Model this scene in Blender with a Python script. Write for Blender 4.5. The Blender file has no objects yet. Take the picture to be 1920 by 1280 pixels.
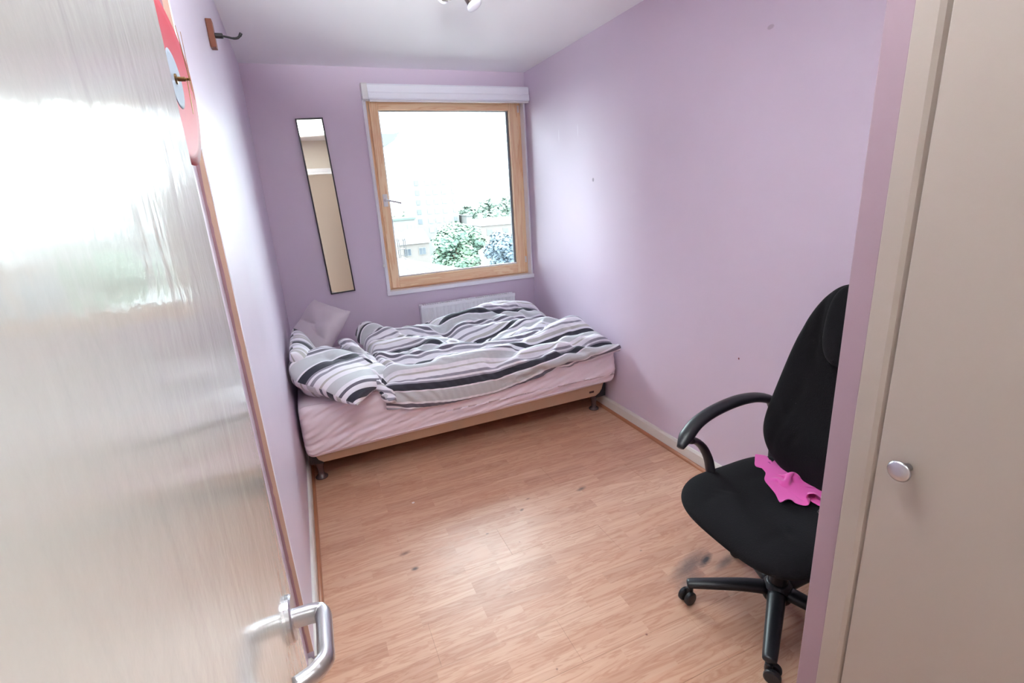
import bpy, bmesh, math, random
import numpy as np
from mathutils import Vector, Matrix, noise
sc = bpy.context.scene
COL = sc.collection
R = math.radians
PI = math.pi

# ------------------------------------------------------------------ camera
cam = bpy.data.cameras.new('camera')
cam.sensor_width = 36.0
cam.sensor_fit = 'HORIZONTAL'
cam.lens = 924.97 / 1920 * 36.0
cam.clip_start = 0.01
cam.clip_end = 600
camo = bpy.data.objects.new('camera', cam)
COL.objects.link(camo)
fw = Vector((0.35852282, 0.88994946, -0.28187117))
rt = Vector((0.91893407, -0.38961722, -0.06130744))
up = rt.cross(fw)
camo.matrix_world = Matrix(((rt.x, up.x, -fw.x, 0.1845), (rt.y, up.y, -fw.y, 0.0), (rt.z, up.z, -fw.z, 1.4833), (0, 0, 0, 1)))
sc.camera = camo

# ------------------------------------------------------------------ sky, light, exposure
SKY = 3.7
world = bpy.data.worlds.new('world')
sc.world = world
world.use_nodes = True
wb = world.node_tree.nodes['Background']
wb.inputs['Color'].default_value = (0.80, 0.955, 1.0, 1)
wb.inputs['Strength'].default_value = SKY

def area(name, loc, target, size, power, color=(1, 1, 1), sizey=None):
    l = bpy.data.lights.new(name, 'AREA')
    l.energy = power; l.color = color; l.size = size
    if sizey:
        l.shape = 'RECTANGLE'; l.size_y = sizey
    o = bpy.data.objects.new(name, l)
    COL.objects.link(o)
    o.location = loc
    o.rotation_euler = (Vector(target) - Vector(loc)).to_track_quat('-Z', 'Y').to_euler()
    return o
# sampling aid for the sky light that comes through the window
port = area('window_portal', (1.36, 4.03, 1.53), (1.36, 0, 1.53), 1.05, 1.0, sizey=1.25)
port.data.cycles.is_portal = True
# added unseen fill light under the hall ceiling, behind the camera
area('hall_fill', (0.75, -0.75, 2.36), (0.75, -0.75, 0), 0.5, 4.2, (0.95, 1.0, 0.96))
# added unseen fill above the camera, bounced off the ceiling to brighten the room
fill_ = area('bounce_fill', (0.25, 0.15, 1.90), (0.44, 0.90, 2.4), 0.30, 5.6, (0.91, 1.0, 0.97))
fill_.data.spread = R(62)
sc.view_settings.view_transform = 'Standard'
sc.view_settings.look = 'None'
sc.view_settings.gamma = 1.0
sc.view_settings.use_curve_mapping = False
sc.view_settings.exposure = 2.65
sc.render.film_transparent = False
sc.cycles.max_bounces = 16
sc.cycles.diffuse_bounces = 12
sc.cycles.glossy_bounces = 6
sc.cycles.transparent_max_bounces = 12
sc.cycles.caustics_reflective = False

# ------------------------------------------------------------------ material helpers
def s2l(c):
    return tuple(((v / 12.92) if v <= 0.04045 else ((v + 0.055) / 1.055) ** 2.4) for v in [x / 255 for x in c])
def rgb(*c):
    return s2l(c) + (1,)
class M:
    """small node-material builder"""
    def __init__(s, name, color=(200, 200, 200), rough=0.5, **kw):
        s.m = bpy.data.materials.new(name); s.m.use_nodes = True
        s.nt = s.m.node_tree
        s.b = s.nt.nodes['Principled BSDF']
        s.set('Base Color', rgb(*color)); s.set('Roughness', rough)
        for k, v in kw.items(): s.set(k.replace('_', ' '), v)
    def set(s, k, v): s.b.inputs[k].default_value = v
    def n(s, t, **kw):
        nd = s.nt.nodes.new(t)
        for k, v in kw.items():
            if k.startswith('i_'):
                kk = k[2:]
                kk = int(kk) if kk.isdigit() else kk.replace('_', ' ')
                nd.inputs[kk].default_value = v
            else: setattr(nd, k, v)
        return nd
    def l(s, a, b): s.nt.links.new(a, b)
    def coord(s, out='Object', scale=(1, 1, 1), rot=(0, 0, 0), src=None):
        if src is None:
            if out == 'World': src = s.n('ShaderNodeNewGeometry').outputs['Position']
            elif out == 'UV': src = s.n('ShaderNodeUVMap').outputs['UV']
            else: src = s.n('ShaderNodeTexCoord').outputs[out]
        mp = s.n('ShaderNodeMapping'); mp.inputs['Scale'].default_value = scale; mp.inputs['Rotation'].default_value = rot
        s.l(src, mp.inputs['Vector']); return mp.outputs['Vector']
    def noise(s, vec, scale=5, detail=3, rough=0.5, dist=0.0):
        t = s.n('ShaderNodeTexNoise'); t.inputs['Scale'].default_value = scale; t.inputs['Detail'].default_value = detail
        t.inputs['Roughness'].default_value = rough; t.inputs['Distortion'].default_value = dist
        s.l(vec, t.inputs['Vector']); return t.outputs['Fac']
    def ramp(s, fac, stops, interp='LINEAR'):
        r = s.n('ShaderNodeValToRGB'); cr = r.color_ramp; cr.interpolation = interp
        while len(cr.elements) > 1: cr.elements.remove(cr.elements[-1])
        cr.elements[0].position = stops[0][0]; cr.elements[0].color = stops[0][1]
        for p, c in stops[1:]:
            e = cr.elements.new(p); e.color = c
        s.l(fac, r.inputs['Fac']); return r.outputs['Color']
    def mixc(s, fac, a, b, mode='MIX'):
        x = s.n('ShaderNodeMix', data_type='RGBA', blend_type=mode)
        for sock, v in ((x.inputs[0], fac), (x.inputs[6], a), (x.inputs[7], b)):
            if hasattr(v, 'is_output'): s.l(v, sock)
            else: sock.default_value = v
        return x.outputs[2]
    def math(s, op, a, b=0.0, c=None):
        x = s.n('ShaderNodeMath', operation=op)
        for i, v in enumerate((a, b, c)):
            if v is None: continue
            if hasattr(v, 'is_output'): s.l(v, x.inputs[i])
            else: x.inputs[i].default_value = v
        return x.outputs[0]
    def bump(s, h, strength=0.2, dist=0.01, normal=None):
        b = s.n('ShaderNodeBump'); b.inputs['Strength'].default_value = strength; b.inputs['Distance'].default_value = dist
        s.l(h, b.inputs['Height'])
        if normal: s.l(normal, b.inputs['Normal'])
        return b.outputs['Normal']
    def normal(s, nrm): s.l(nrm, s.b.inputs['Normal'])
    def base(s, c): s.l(c, s.b.inputs['Base Color'])

def plain(name, color, rough=0.5, bscale=0, bstr=0.1, bdist=0.002, var=0.0, **kw):
    m = M(name, color, rough, **kw)
    v = m.coord('Object')
    if var:
        f = m.noise(v, 6, 4)
        a = tuple(max(0, c * (1 - var)) for c in s2l(color)) + (1,)
        b = tuple(min(1, c * (1 + var)) for c in s2l(color)) + (1,)
        m.base(m.ramp(f, [(0.3, a), (0.7, b)]))
    if bscale: m.normal(m.bump(m.noise(v, bscale, 4), bstr, bdist))
    return m.m

# wall paint: lilac satin with roller texture, marks where the photo shows them (right wall)
def wall_paint(name, color, marks=(), rough=0.42):
    m = M(name, color, rough)
    v = m.coord('World')
    f = m.noise(v, 1.3, 3)
    c0 = s2l(color)
    col = m.ramp(f, [(0.25, tuple(c * 0.96 for c in c0) + (1,)), (0.75, tuple(min(1, c * 1.04) for c in c0) + (1,))])
    rr = m.noise(v, 3.0, 4, 0.6)
    m.l(m.math('MULTIPLY_ADD', rr, 0.16, rough - 0.08), m.b.inputs['Roughness'])
    h = m.noise(v, 160, 3)
    h2 = m.noise(v, 7, 2)
    nrm = m.bump(h, 0.05, 0.001); nrm = m.bump(h2, 0.06, 0.003, nrm)
    dents = None
    for (x, y, z, rx, rz, c) in marks:
        mp = m.n('ShaderNodeMapping', vector_type='TEXTURE')
        mp.inputs['Location'].default_value = (x, y, z); mp.inputs['Scale'].default_value = (10, rx, rz)
        g = m.n('ShaderNodeNewGeometry'); m.l(g.outputs['Position'], mp.inputs['Vector'])
        ln = m.n('ShaderNodeVectorMath', operation='LENGTH'); m.l(mp.outputs['Vector'], ln.inputs[0])
        fac = m.math('SUBTRACT', 1.0, m.math('MINIMUM', ln.outputs['Value'], 1.0))
        fac = m.math('MINIMUM', m.math('MULTIPLY', fac, 3.0), 1.0)
        if c is None:
            dents = fac if dents is None else m.math('MAXIMUM', dents, fac)
        else: col = m.mixc(fac, col, rgb(*c))
    if dents: nrm = m.bump(dents, -0.6, 0.003, nrm)
    m.base(col); m.normal(nrm)
    return m.m

LILAC = (210, 195, 212)
W, D, H = 1.992, 3.885, 2.40
rm = []
for (y, z, a, b, c) in [(3.346, 1.876, .004, .05, (225, 215, 228)), (3.081, 1.876, .004, .048, (225, 215, 228)), (2.898, 1.553, .012, .014, (150, 135, 150)),
        (1.939, 1.024, .009, .012, None), (1.952, 1.055, .008, .008, None), (1.784, 1.089, .008, .014, None), (1.80, 1.062, .006, .010, None), (1.81, 1.035, .006, .008, None),
        (1.973, .953, .008, .012, None), (1.458, 1.034, .008, .012, None), (1.445, 1.010, .008, .010, None), (1.72, 1.02, .008, .009, None),
        (1.638, .683, .005, .006, (120, 50, 60)), (1.6, 2.05, .018, .010, (186, 170, 186))]:
    rm.append((W, y, z, a, b, c))
M_WALLR = wall_paint('lilac_paint_right', LILAC, rm, 0.48)
M_WALL = wall_paint('lilac_paint', LILAC, (), 0.42)
M_WALLL = wall_paint('lilac_paint_left', (207, 196, 213), (), 0.38)
M_LILACSHADE = plain('lilac_end_shaded', (150, 126, 138), 0.45, 120, 0.05, 0.001)  # lilac of the cupboard end strip, its shade put into the colour
M_CEIL = plain('ceiling_paint', (240, 240, 242), 0.7, 90, 0.1, 0.001)
M_WHITE = plain('white_gloss_paint', (236, 236, 242), 0.3, 60, 0.06, 0.001)
M_SKIRT = plain('skirting_paint', (214, 210, 205), 0.35, 60, 0.1, 0.001, 0.03)
M_CREAM = plain('cream_paint', (160, 148, 140), 0.38, 120, 0.06, 0.001)
M_CREAMW = plain('cream_wall_paint', (206, 196, 184), 0.6, 120, 0.06, 0.001)
M_HALL = plain('hall_wall_paint', (146, 129, 122), 0.6, 120, 0.06, 0.001)
M_PLASTIC_W = plain('white_plastic', (228, 226, 226), 0.35)
M_BLIND = plain('blind_cassette', (238, 240, 248), 0.4)
M_STEEL = plain('brushed_aluminium', (196, 194, 200), 0.32, 300, 0.05, 0.0005, Metallic=1.0)
M_CHROME = plain('chrome', (200, 196, 200), 0.12, Metallic=1.0)
M_MIRROR = plain('mirror_glass', (225, 222, 215), 0.015, Metallic=1.0)
M_BLACK = plain('black_lacquer', (38, 30, 42), 0.35)
M_BLKPLAST = plain('black_plastic', (30, 31, 36), 0.38, 400, 0.15, 0.0006)
M_RUBBER = plain('grey_gasket', (120, 128, 138), 0.5)
M_BRASS = plain('brass', (190, 150, 80), 0.25, Metallic=1.0)
M_DKBRASS = plain('dull_brass', (120, 92, 60), 0.4, Metallic=0.9)
M_IRON = plain('black_iron', (32, 28, 32), 0.4)
M_CLEAR = plain('smoky_plastic', (95, 80, 82), 0.2)
M_RAWEDGE = plain('raw_board_edge', (186, 156, 138), 0.7, 200, 0.4, 0.002, 0.1)
M_HOOKWOOD = plain('hook_wood', (128, 66, 42), 0.45, 80, 0.2, 0.001, 0.1)
M_BEAD = plain('orange_wood_bead', (168, 112, 82), 0.35, 80, 0.2, 0.001, 0.08)
M_TAN = plain('tan_bed_base', (214, 190, 160), 0.7, 400, 0.3, 0.001)
M_RADI = plain('radiator_enamel', (240, 242, 246), 0.35)
M_SHEETPINK = None

# glossy door paint with brush marks
def door_paint():
    m = M('door_gloss_paint', (208, 207, 203), 0.16)
    m.set('Coat Weight', 0.6); m.set('Coat Roughness', 0.05)
    v1 = m.coord('World', (40, 40, 14)); v2 = m.coord('World', (8, 8, 3))
    h1 = m.noise(v1, 3.0, 3, 0.6, 0.4); h2 = m.noise(v2, 2.0, 3, 0.5, 0.5); h3 = m.noise(m.coord('World'), 110, 2)
    n1 = m.bump(h1, 0.03, 0.0025); n2 = m.bump(h2, 0.22, 0.005, n1); n3 = m.bump(h3, 0.10, 0.0012, n2)
    m.normal(n3); m.l(n3, m.b.inputs['Coat Normal'])
    return m.m
M_DOOR = door_paint()

def wood(name, c1, c2, axis='z', rough=0.4):
    m = M(name, c1, rough)
    sc_ = {'x': (1.2, 22, 22), 'y': (22, 1.2, 22), 'z': (22, 22, 1.2)}[axis]
    v = m.coord('World', sc_)
    f = m.noise(v, 1.2, 4, 0.55, 1.6)
    f2 = m.noise(v, 7, 3, 0.6, 0.4)
    c = m.ramp(f, [(0.3, rgb(*c1)), (0.48, rgb(*c2)), (0.52, rgb(*c1)), (0.75, rgb(*c1))])
    c = m.mixc(m.math('MULTIPLY', f2, 0.25), c, rgb(*c2))
    m.base(c); m.normal(m.bump(f2, 0.1, 0.001))
    return m.m
M_WINWOOD_V = wood('window_pine_upright', (248, 220, 182), (234, 190, 148), 'z')
M_WINWOOD_H = wood('window_pine_level', (248, 220, 182), (234, 190, 148), 'x')

# laminate floor: three printed strips per board, worn and stained where the photo shows it
def floor_mat():
    m = M('beech_laminate', (206, 150, 112), 0.36)
    pos = m.n('ShaderNodeNewGeometry').outputs['Position']
    br = m.n('ShaderNodeTexBrick'); br.offset = 0.37; br.offset_frequency = 2; br.squash = 1.0
    br.inputs['Scale'].default_value = 1.0; br.inputs['Mortar Size'].default_value = 0.0
    br.inputs['Brick Width'].default_value = 0.36; br.inputs['Row Height'].default_value = 0.0643
    br.inputs['Color1'].default_value = (0, 0, 0, 1); br.inputs['Color2'].default_value = (1, 1, 1, 1)
    br.inputs['Bias'].default_value = 0.0
    m.l(pos, br.inputs['Vector'])
    shade = br.outputs['Color']
    # offset the grain per strip so that strips differ
    sepn = m.n('ShaderNodeSeparateColor'); m.l(shade, sepn.inputs[0])
    comb = m.n('ShaderNodeCombineXYZ'); m.l(m.math('MULTIPLY', sepn.outputs[0], 37.0), comb.inputs[0]); m.l(m.math('MULTIPLY', sepn.outputs[0], 11.0), comb.inputs[1])
    add = m.n('ShaderNodeVectorMath', operation='ADD'); m.l(pos, add.inputs[0]); m.l(comb.outputs[0], add.inputs[1])
    v = m.coord(src=add.outputs[0], scale=(1.6, 16, 1))
    g = m.noise(v, 1.6, 4, 0.6, 1.4)
    g2 = m.noise(m.coord(src=add.outputs[0], scale=(6, 120, 1)), 1.5, 3, 0.7)
    c = m.ramp(g, [(0.25, rgb(216, 178, 154)), (0.45, rgb(208, 168, 142)), (0.5, rgb(194, 148, 122)), (0.56, rgb(212, 174, 148)), (0.8, rgb(222, 188, 164))])
    c = m.mixc(m.math('MULTIPLY', g2, 0.28), c, rgb(184, 136, 112))
    tint = m.ramp(sepn.outputs[0], [(0.0, rgb(236, 226, 222)), (0.5, rgb(248, 240, 236)), (1.0, rgb(255, 255, 255))])
    c = m.mixc(1.0, c, tint, 'MULTIPLY')
    dn = m.noise(m.coord(src=pos, scale=(1, 1, 1)), 60, 4, 0.7, 0.8)
    sp = m.noise(m.coord(src=pos, scale=(1, 1, 1)), 220, 2, 0.6)
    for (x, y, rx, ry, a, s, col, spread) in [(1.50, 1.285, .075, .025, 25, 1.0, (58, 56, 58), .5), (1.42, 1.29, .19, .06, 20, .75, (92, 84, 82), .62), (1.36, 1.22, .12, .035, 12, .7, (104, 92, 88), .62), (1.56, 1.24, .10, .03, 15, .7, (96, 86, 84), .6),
            (.398, 1.79, .022, .016, 0, 1.0, (98, 66, 58), .15), (.378, 1.905, .04, .017, 10, .8, (120, 80, 66), .5), (1.314, 1.968, .05, .02, 15, .8, (95, 78, 72), .8),
            (.965, 1.95, .02, .012, 30, .8, (90, 66, 58), .5), (1.03, 2.02, .02, .007, 10, .8, (110, 76, 64), .5), (.75, 1.86, .012, .006, 0, .9, (100, 72, 60), .3), (1.06, 1.10, .006, .006, 0, 1, (110, 40, 40), 0), (1.30, 1.45, .008, .005, 0, .8, (90, 70, 60), 0),
            (1.76, 1.70, .012, .006, 0, .9, (70, 60, 60), .4), (.72, 1.12, .005, .005, 0, .9, (100, 60, 50), 0), (.86, 1.74, .004, .004, 0, 1, (80, 50, 45), 0)]:
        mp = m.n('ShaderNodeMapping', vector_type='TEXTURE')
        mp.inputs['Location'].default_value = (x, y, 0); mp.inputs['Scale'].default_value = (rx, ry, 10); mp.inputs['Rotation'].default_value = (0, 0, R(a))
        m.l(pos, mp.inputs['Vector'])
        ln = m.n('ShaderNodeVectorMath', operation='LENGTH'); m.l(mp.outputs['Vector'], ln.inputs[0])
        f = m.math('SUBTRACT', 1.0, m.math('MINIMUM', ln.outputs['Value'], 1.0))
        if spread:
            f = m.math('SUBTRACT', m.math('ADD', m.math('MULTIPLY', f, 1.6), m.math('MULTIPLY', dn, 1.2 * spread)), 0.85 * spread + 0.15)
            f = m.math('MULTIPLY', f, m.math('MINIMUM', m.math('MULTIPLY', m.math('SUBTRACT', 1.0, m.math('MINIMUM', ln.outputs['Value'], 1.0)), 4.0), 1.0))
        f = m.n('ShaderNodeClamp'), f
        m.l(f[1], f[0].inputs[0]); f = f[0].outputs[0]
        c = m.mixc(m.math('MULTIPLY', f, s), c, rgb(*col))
    m.base(c)
    rn = m.noise(m.coord(src=pos, scale=(1, 1, 1)), 9, 4, 0.65)
    m.l(m.math('MULTIPLY_ADD', rn, 0.14, 0.31), m.b.inputs['Roughness'])
    m.set('Specular IOR Level', 0.75)
    m.normal(m.bump(m.noise(m.coord(src=pos, scale=(3, 40, 1)), 3, 3), 0.06, 0.001))
    return m.m
M_FLOOR = floor_mat()

def glass():
    m = bpy.data.materials.new('window_glass'); m.use_nodes = True
    nt = m.node_tree; nt.nodes.clear()
    o = nt.nodes.new('ShaderNodeOutputMaterial'); mx = nt.nodes.new('ShaderNodeMixShader')
    t = nt.nodes.new('ShaderNodeBsdfTransparent'); t.inputs[0].default_value = (0.97, 0.985, 0.98, 1)
    g = nt.nodes.new('ShaderNodeBsdfGlossy'); g.inputs['Roughness'].default_value = 0.02
    f = nt.nodes.new('ShaderNodeFresnel'); f.inputs[0].default_value = 1.3
    nt.links.new(f.outputs[0], mx.inputs[0]); nt.links.new(t.outputs[0], mx.inputs[1]); nt.links.new(g.outputs[0], mx.inputs[2])
    nt.links.new(mx.outputs[0], o.inputs[0]); return m
M_GLASS = glass()

def cloth(name, color, rough=0.85, weave=900, wstr=0.25, sheen=0.3, var=0.04):
    m = M(name, color, rough)
    m.set('Sheen Weight', sheen)
    v = m.coord('Object')
    f = m.noise(v, 5, 3); c0 = s2l(color)
    m.base(m.ramp(f, [(0.3, tuple(c * (1 - var) for c in c0) + (1,)), (0.7, tuple(min(1, c * (1 + var)) for c in c0) + (1,))]))
    n1 = m.bump(m.noise(v, weave, 2), wstr, 0.0008)
    m.normal(n1); return m.m
M_SHEET = cloth('pink_lilac_fitted_sheet', (232, 217, 226), 0.85, 500, 0.1)
M_PILLOW = cloth('lilac_grey_pillowcase', (212, 200, 208), 0.85, 500, 0.1)
M_PINK = cloth('pink_cloth', (224, 92, 176), 0.9, 500, 0.4)
def chair_fabric():
    m = M('black_office_fabric', (18, 16, 20), 0.9)
    m.set('Sheen Weight', 0.02); m.set('Specular IOR Level', 0.25)
    v = m.coord('Object')
    vo = m.n('ShaderNodeTexVoronoi'); vo.inputs['Scale'].default_value = 260; m.l(v, vo.inputs['Vector'])
    m.normal(m.bump(vo.outputs['Distance'], 0.6, 0.001))
    ln = m.noise(v, 130, 3, 0.8)
    m.base(m.ramp(ln, [(0.0, rgb(11, 9, 12)), (0.70, rgb(15, 13, 17)), (0.74, rgb(70, 66, 70)), (1.0, rgb(110, 105, 108))]))
    return m.m
M_FABRIC = chair_fabric()

STR = [(.020, 'w'), (.024, 'm'), (.018, 'w'), (.030, 'd'), (.014, 'w'), (.085, 'l'), (.012, 'w'), (.050, 'k'), (.014, 'm'), (.016, 'w'), (.022, 'm'), (.040, 'w'), (.014, 't'), (.030, 'w'),
       (.060, 'l'), (.024, 'w'), (.020, 'd'), (.030, 'w'), (.045, 'k'), (.018, 'w'), (.030, 't'), (.036, 'w'), (.018, 'm'), (.024, 'w')]
SC = {'w': (236, 233, 240), 'l': (198, 200, 204), 'm': (150, 146, 158), 'd': (104, 98, 112), 'k': (50, 50, 62), 't': (190, 186, 184)}
def striped(name, offset=0.0, scale=1.0, STR=STR):
    m = M(name, (220, 220, 220), 0.8)
    m.set('Sheen Weight', 0.2)
    uv = m.n('ShaderNodeUVMap'); sx = m.n('ShaderNodeSeparateXYZ'); m.l(uv.outputs[0], sx.inputs[0])
    tot = sum(a for a, _ in STR) * scale
    fac = m.math('FRACT', m.math('ADD', m.math('DIVIDE', sx.outputs[1], tot), offset))
    st = []; p = 0
    for a, k in STR:
        st.append((min(p / (tot / scale), 0.9999), rgb(*SC[k]))); p += a
    m.base(m.ramp(fac, st, 'CONSTANT'))
    uvm = m.coord('UV', (5, 22, 1)); nb = m.bump(m.noise(uvm, 1.5, 4, .55, 1.2), 0.55, 0.010)
    m.normal(m.bump(m.noise(m.coord('Object'), 600, 2), 0.1, 0.0006, nb))
    return m.m
M_STRIPE = striped('striped_duvet_cotton', 0.0, 0.80)
M_STRIPE2 = striped('striped_pillow_cotton', 0.07, .85)
M_STRIPE3 = striped('striped_side_pillow_cotton', 0.0, 1.0, [(.045, 'w'), (.030, 't'), (.012, 'w'), (.030, 't'), (.050, 'w'), (.035, 'l'), (.020, 'w'), (.040, 'k'), (.02, 'm')])

# ------------------------------------------------------------------ mesh helpers
def obj(name, bm_or_me, mat, parent=None, smooth=False, bevel=0.0, seg=2, subsurf=0):
    if isinstance(bm_or_me, bmesh.types.BMesh):
        me = bpy.data.meshes.new(name); bm_or_me.normal_update(); bm_or_me.to_mesh(me); bm_or_me.free()
    else: me = bm_or_me
    if mat and len(me.materials) == 0: me.materials.append(mat)
    o = bpy.data.objects.new(name, me); COL.objects.link(o)
    if parent: o.parent = parent
    if smooth:
        for p in me.polygons: p.use_smooth = True
    if bevel:
        b = o.modifiers.new('bevel', 'BEVEL'); b.width = bevel; b.segments = seg; b.limit_method = 'ANGLE'; b.angle_limit = R(40)
    if subsurf:
        s_ = o.modifiers.new('sub', 'SUBSURF'); s_.levels = subsurf; s_.render_levels = subsurf
    return o
def box(bm, x0, x1, y0, y1, z0, z1):
    vs = [bm.verts.new(p) for p in ((x0, y0, z0), (x1, y0, z0), (x1, y1, z0), (x0, y1, z0), (x0, y0, z1), (x1, y0, z1), (x1, y1, z1), (x0, y1, z1))]
    for f in ((0, 3, 2, 1), (4, 5, 6, 7), (0, 1, 5, 4), (1, 2, 6, 5), (2, 3, 7, 6), (3, 0, 4, 7)): bm.faces.new([vs[i] for i in f])
def boxes(*bs):
    bm = bmesh.new()
    for b in bs: box(bm, *b)
    return bm
def prism(bm, poly, axis, a, b):
    """extrude a 2D polygon along an axis"""
    def P(u, v, t): return {'x': (t, u, v), 'y': (u, t, v), 'z': (u, v, t)}[axis]
    A = [bm.verts.new(P(u, v, a)) for u, v in poly]; B = [bm.verts.new(P(u, v, b)) for u, v in poly]
    n = len(poly)
    bm.faces.new(A[::-1]); bm.faces.new(B)
    for i in range(n): bm.faces.new((A[i], A[(i + 1) % n], B[(i + 1) % n], B[i]))
    bmesh.ops.recalc_face_normals(bm, faces=bm.faces[:])
def frame_from(d):
    d = d.normalized(); a = Vector((0, 0, 1)) if abs(d.z) < 0.9 else Vector((1, 0, 0))
    u = d.cross(a).normalized(); return u, d.cross(u).normalized()
def lathe(bm, prof, origin=(0, 0, 0), axis=(0, 0, 1), seg=32):
    """prof: list of (radius, height along axis)"""
    o = Vector(origin); d = Vector(axis).normalized(); u, v = frame_from(d); rings = []
    for r, h in prof:
        if r < 1e-6: rings.append([bm.verts.new(o + d * h)])
        else: rings.append([bm.verts.new(o + d * h + (u * math.cos(2 * PI * i / seg) + v * math.sin(2 * PI * i / seg)) * r) for i in range(seg)])
    for A, B in zip(rings, rings[1:]):
        for i in range(seg):
            j = (i + 1) % seg
            if len(A) == 1 and len(B) > 1: bm.faces.new((A[0], B[i], B[j]))
            elif len(B) == 1 and len(A) > 1: bm.faces.new((A[i], A[j], B[0]))
            elif len(A) > 1: bm.faces.new((A[i], A[j], B[j], B[i]))
    bmesh.ops.recalc_face_normals(bm, faces=bm.faces[:])
def tube(bm, pts, rad, seg=12, flat=None, upv=None, cap=True):
    """swept tube; rad float or list; flat = width/height factors (a,b) of an elliptical section, upv fixes its orientation"""
    pts = [Vector(p) for p in pts]; n = len(pts); rings = []
    for i, p in enumerate(pts):
        t = (pts[min(i + 1, n - 1)] - pts[max(i - 1, 0)]).normalized()
        if upv is not None:
            v = Vector(upv); u = t.cross(v).normalized(); v = u.cross(t).normalized()
        else:
            if i == 0: u, v = frame_from(t)
            else:
                u = (u - t * u.dot(t)).normalized(); v = t.cross(u).normalized()
        r = rad[i] if isinstance(rad, (list, tuple)) else rad
        a, b = (flat if flat else (1, 1))
        if flat and isinstance(flat, list): a, b = flat[i]
        rings.append([bm.verts.new(p + u * (math.cos(2 * PI * k / seg) * r * a) + v * (math.sin(2 * PI * k / seg) * r * b)) for k in range(seg)])
    for A, B in zip(rings, rings[1:]):
        for k in range(seg): bm.faces.new((A[k], A[(k + 1) % seg], B[(k + 1) % seg], B[k]))
    if cap: bm.faces.new(rings[0][::-1]); bm.faces.new(rings[-1])
    bmesh.ops.recalc_face_normals(bm, faces=bm.faces[:])
def spline(pts, n=8):
    """Catmull-Rom through pts"""
    P = [Vector(p) for p in pts]; P = [P[0] * 2 - P[1]] + P + [P[-1] * 2 - P[-2]]; out = []
    for i in range(1, len(P) - 2):
        for k in range(n):
            t = k / n; a, b, c, d = P[i - 1:i + 3]
            out.append(0.5 * ((2 * b) + (c - a) * t + (2 * a - 5 * b + 4 * c - d) * t * t + (3 * b - a - 3 * c + d) * t ** 3))
    out.append(P[-2]); return out
def grid_mesh(name, V, uv=None, closed=False):
    """V (n,m,3) -> mesh"""
    n, m = V.shape[:2]
    idx = np.arange(n * m).reshape(n, m)
    F = np.stack([idx[:-1, :-1], idx[1:, :-1], idx[1:, 1:], idx[:-1, 1:]], -1).reshape(-1, 4)
    me = bpy.data.meshes.new(name)
    me.from_pydata(V.reshape(-1, 3).tolist(), [], F.tolist())
    if uv is not None:
        l = me.uv_layers.new(name='UVMap'); U = uv.reshape(-1, 2)[F.reshape(-1)]
        l.data.foreach_set('uv', U.reshape(-1).astype(np.float32))
    return me
def empty(name, loc=(0, 0, 0), rotz=0):
    o = bpy.data.objects.new(name, None); COL.objects.link(o); o.location = loc; o.rotation_euler = (0, 0, rotz); o.empty_display_size = 0.1
    return o
def tag(o, label=None, cat=None, group=None, kind=None):
    if label: o['label'] = label
    if cat: o['category'] = cat
    if group: o['group'] = group
    if kind: o['kind'] = kind
    return o
def struct(name, bm, mat, **k):
    return tag(obj(name, bm, mat, **k), kind='structure')
def fbm(x, y, z=0.0): return noise.noise(Vector((x, y, z)))

# ------------------------------------------------------------------ room shell
WX0, WX1, WZ0, WZ1 = 0.733, 1.982, 0.80, 2.29          # window opening
OUT = D + 0.26
struct('wall_back', boxes((-0.3, WX0, D, OUT, 0, H + .2), (WX1, W + .3, D, OUT, 0, H + .2), (WX0, WX1, D, OUT, 0, WZ0), (WX0, WX1, D, OUT, WZ1, H + .2)), M_WALL)
struct('wall_right', boxes((W, W + .25, -0.25, D, 0, H + .2)), M_WALLR)
wl = struct('wall_left', boxes((-.25, 0, 1.46, D, 0, H + .2), (-.25, -.02, -0.25, 1.46, 0, H + .2)), M_WALLL)
# raw edge of the wall lining where the wall steps back behind the door
rnd = random.Random(3)
eb = bmesh.new()
zz = 0.0905; prevx = -0.0085
poly = [(-.0005, .0905)]
pl = []
while zz < H:
    pl.append((-.0130 + rnd.uniform(-.0016, .0016), zz)); zz += rnd.uniform(.012, .05)
obj('raw_edge', boxes((-.0199, -.0003, 1.4585, 1.4600, .0905, H)), plain('raw_edge_brown', (196, 164, 146), 0.8, 150, .5, .002, .06), wl)
b2 = bmesh.new(); prism(b2, [(-.0199, .0905)] + pl + [(-.0199, H)], 'y', 1.4578, 1.4590)
obj('paint_overlap', b2, plain('mauve_paint_edge', (158, 122, 132), 0.6), wl)
obj('corner_bead', boxes((-.0012, .0012, 1.4575, 1.4615, .0905, H)), M_WHITE, wl, bevel=.0004)
struct('ceiling', boxes((-.3, W + .3, -0.35, OUT, H, H + .2)), M_CEIL)
# wall with the doorway, seen in the mirror
DX0, DX1, DZ = 0.05, 0.90, 1.98
struct('wall_front', boxes((-.25, DX0, -.25, -.17, 0, H), (DX1, W + .2, -.25, -.17, 0, H), (DX0, DX1, -.25, -.17, DZ, H)), M_CREAMW)
struct('trim_1', boxes((DX0, DX0 + .03, -.26, -.155, 0, DZ), (DX1 - .03, DX1, -.26, -.155, 0, DZ), (DX0, DX1, -.26, -.155, DZ - .03, DZ),
                       (DX0 - .0, DX1 + .05, -.17, -.155, DZ, DZ + .05)), M_WHITE, bevel=.003)
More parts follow.
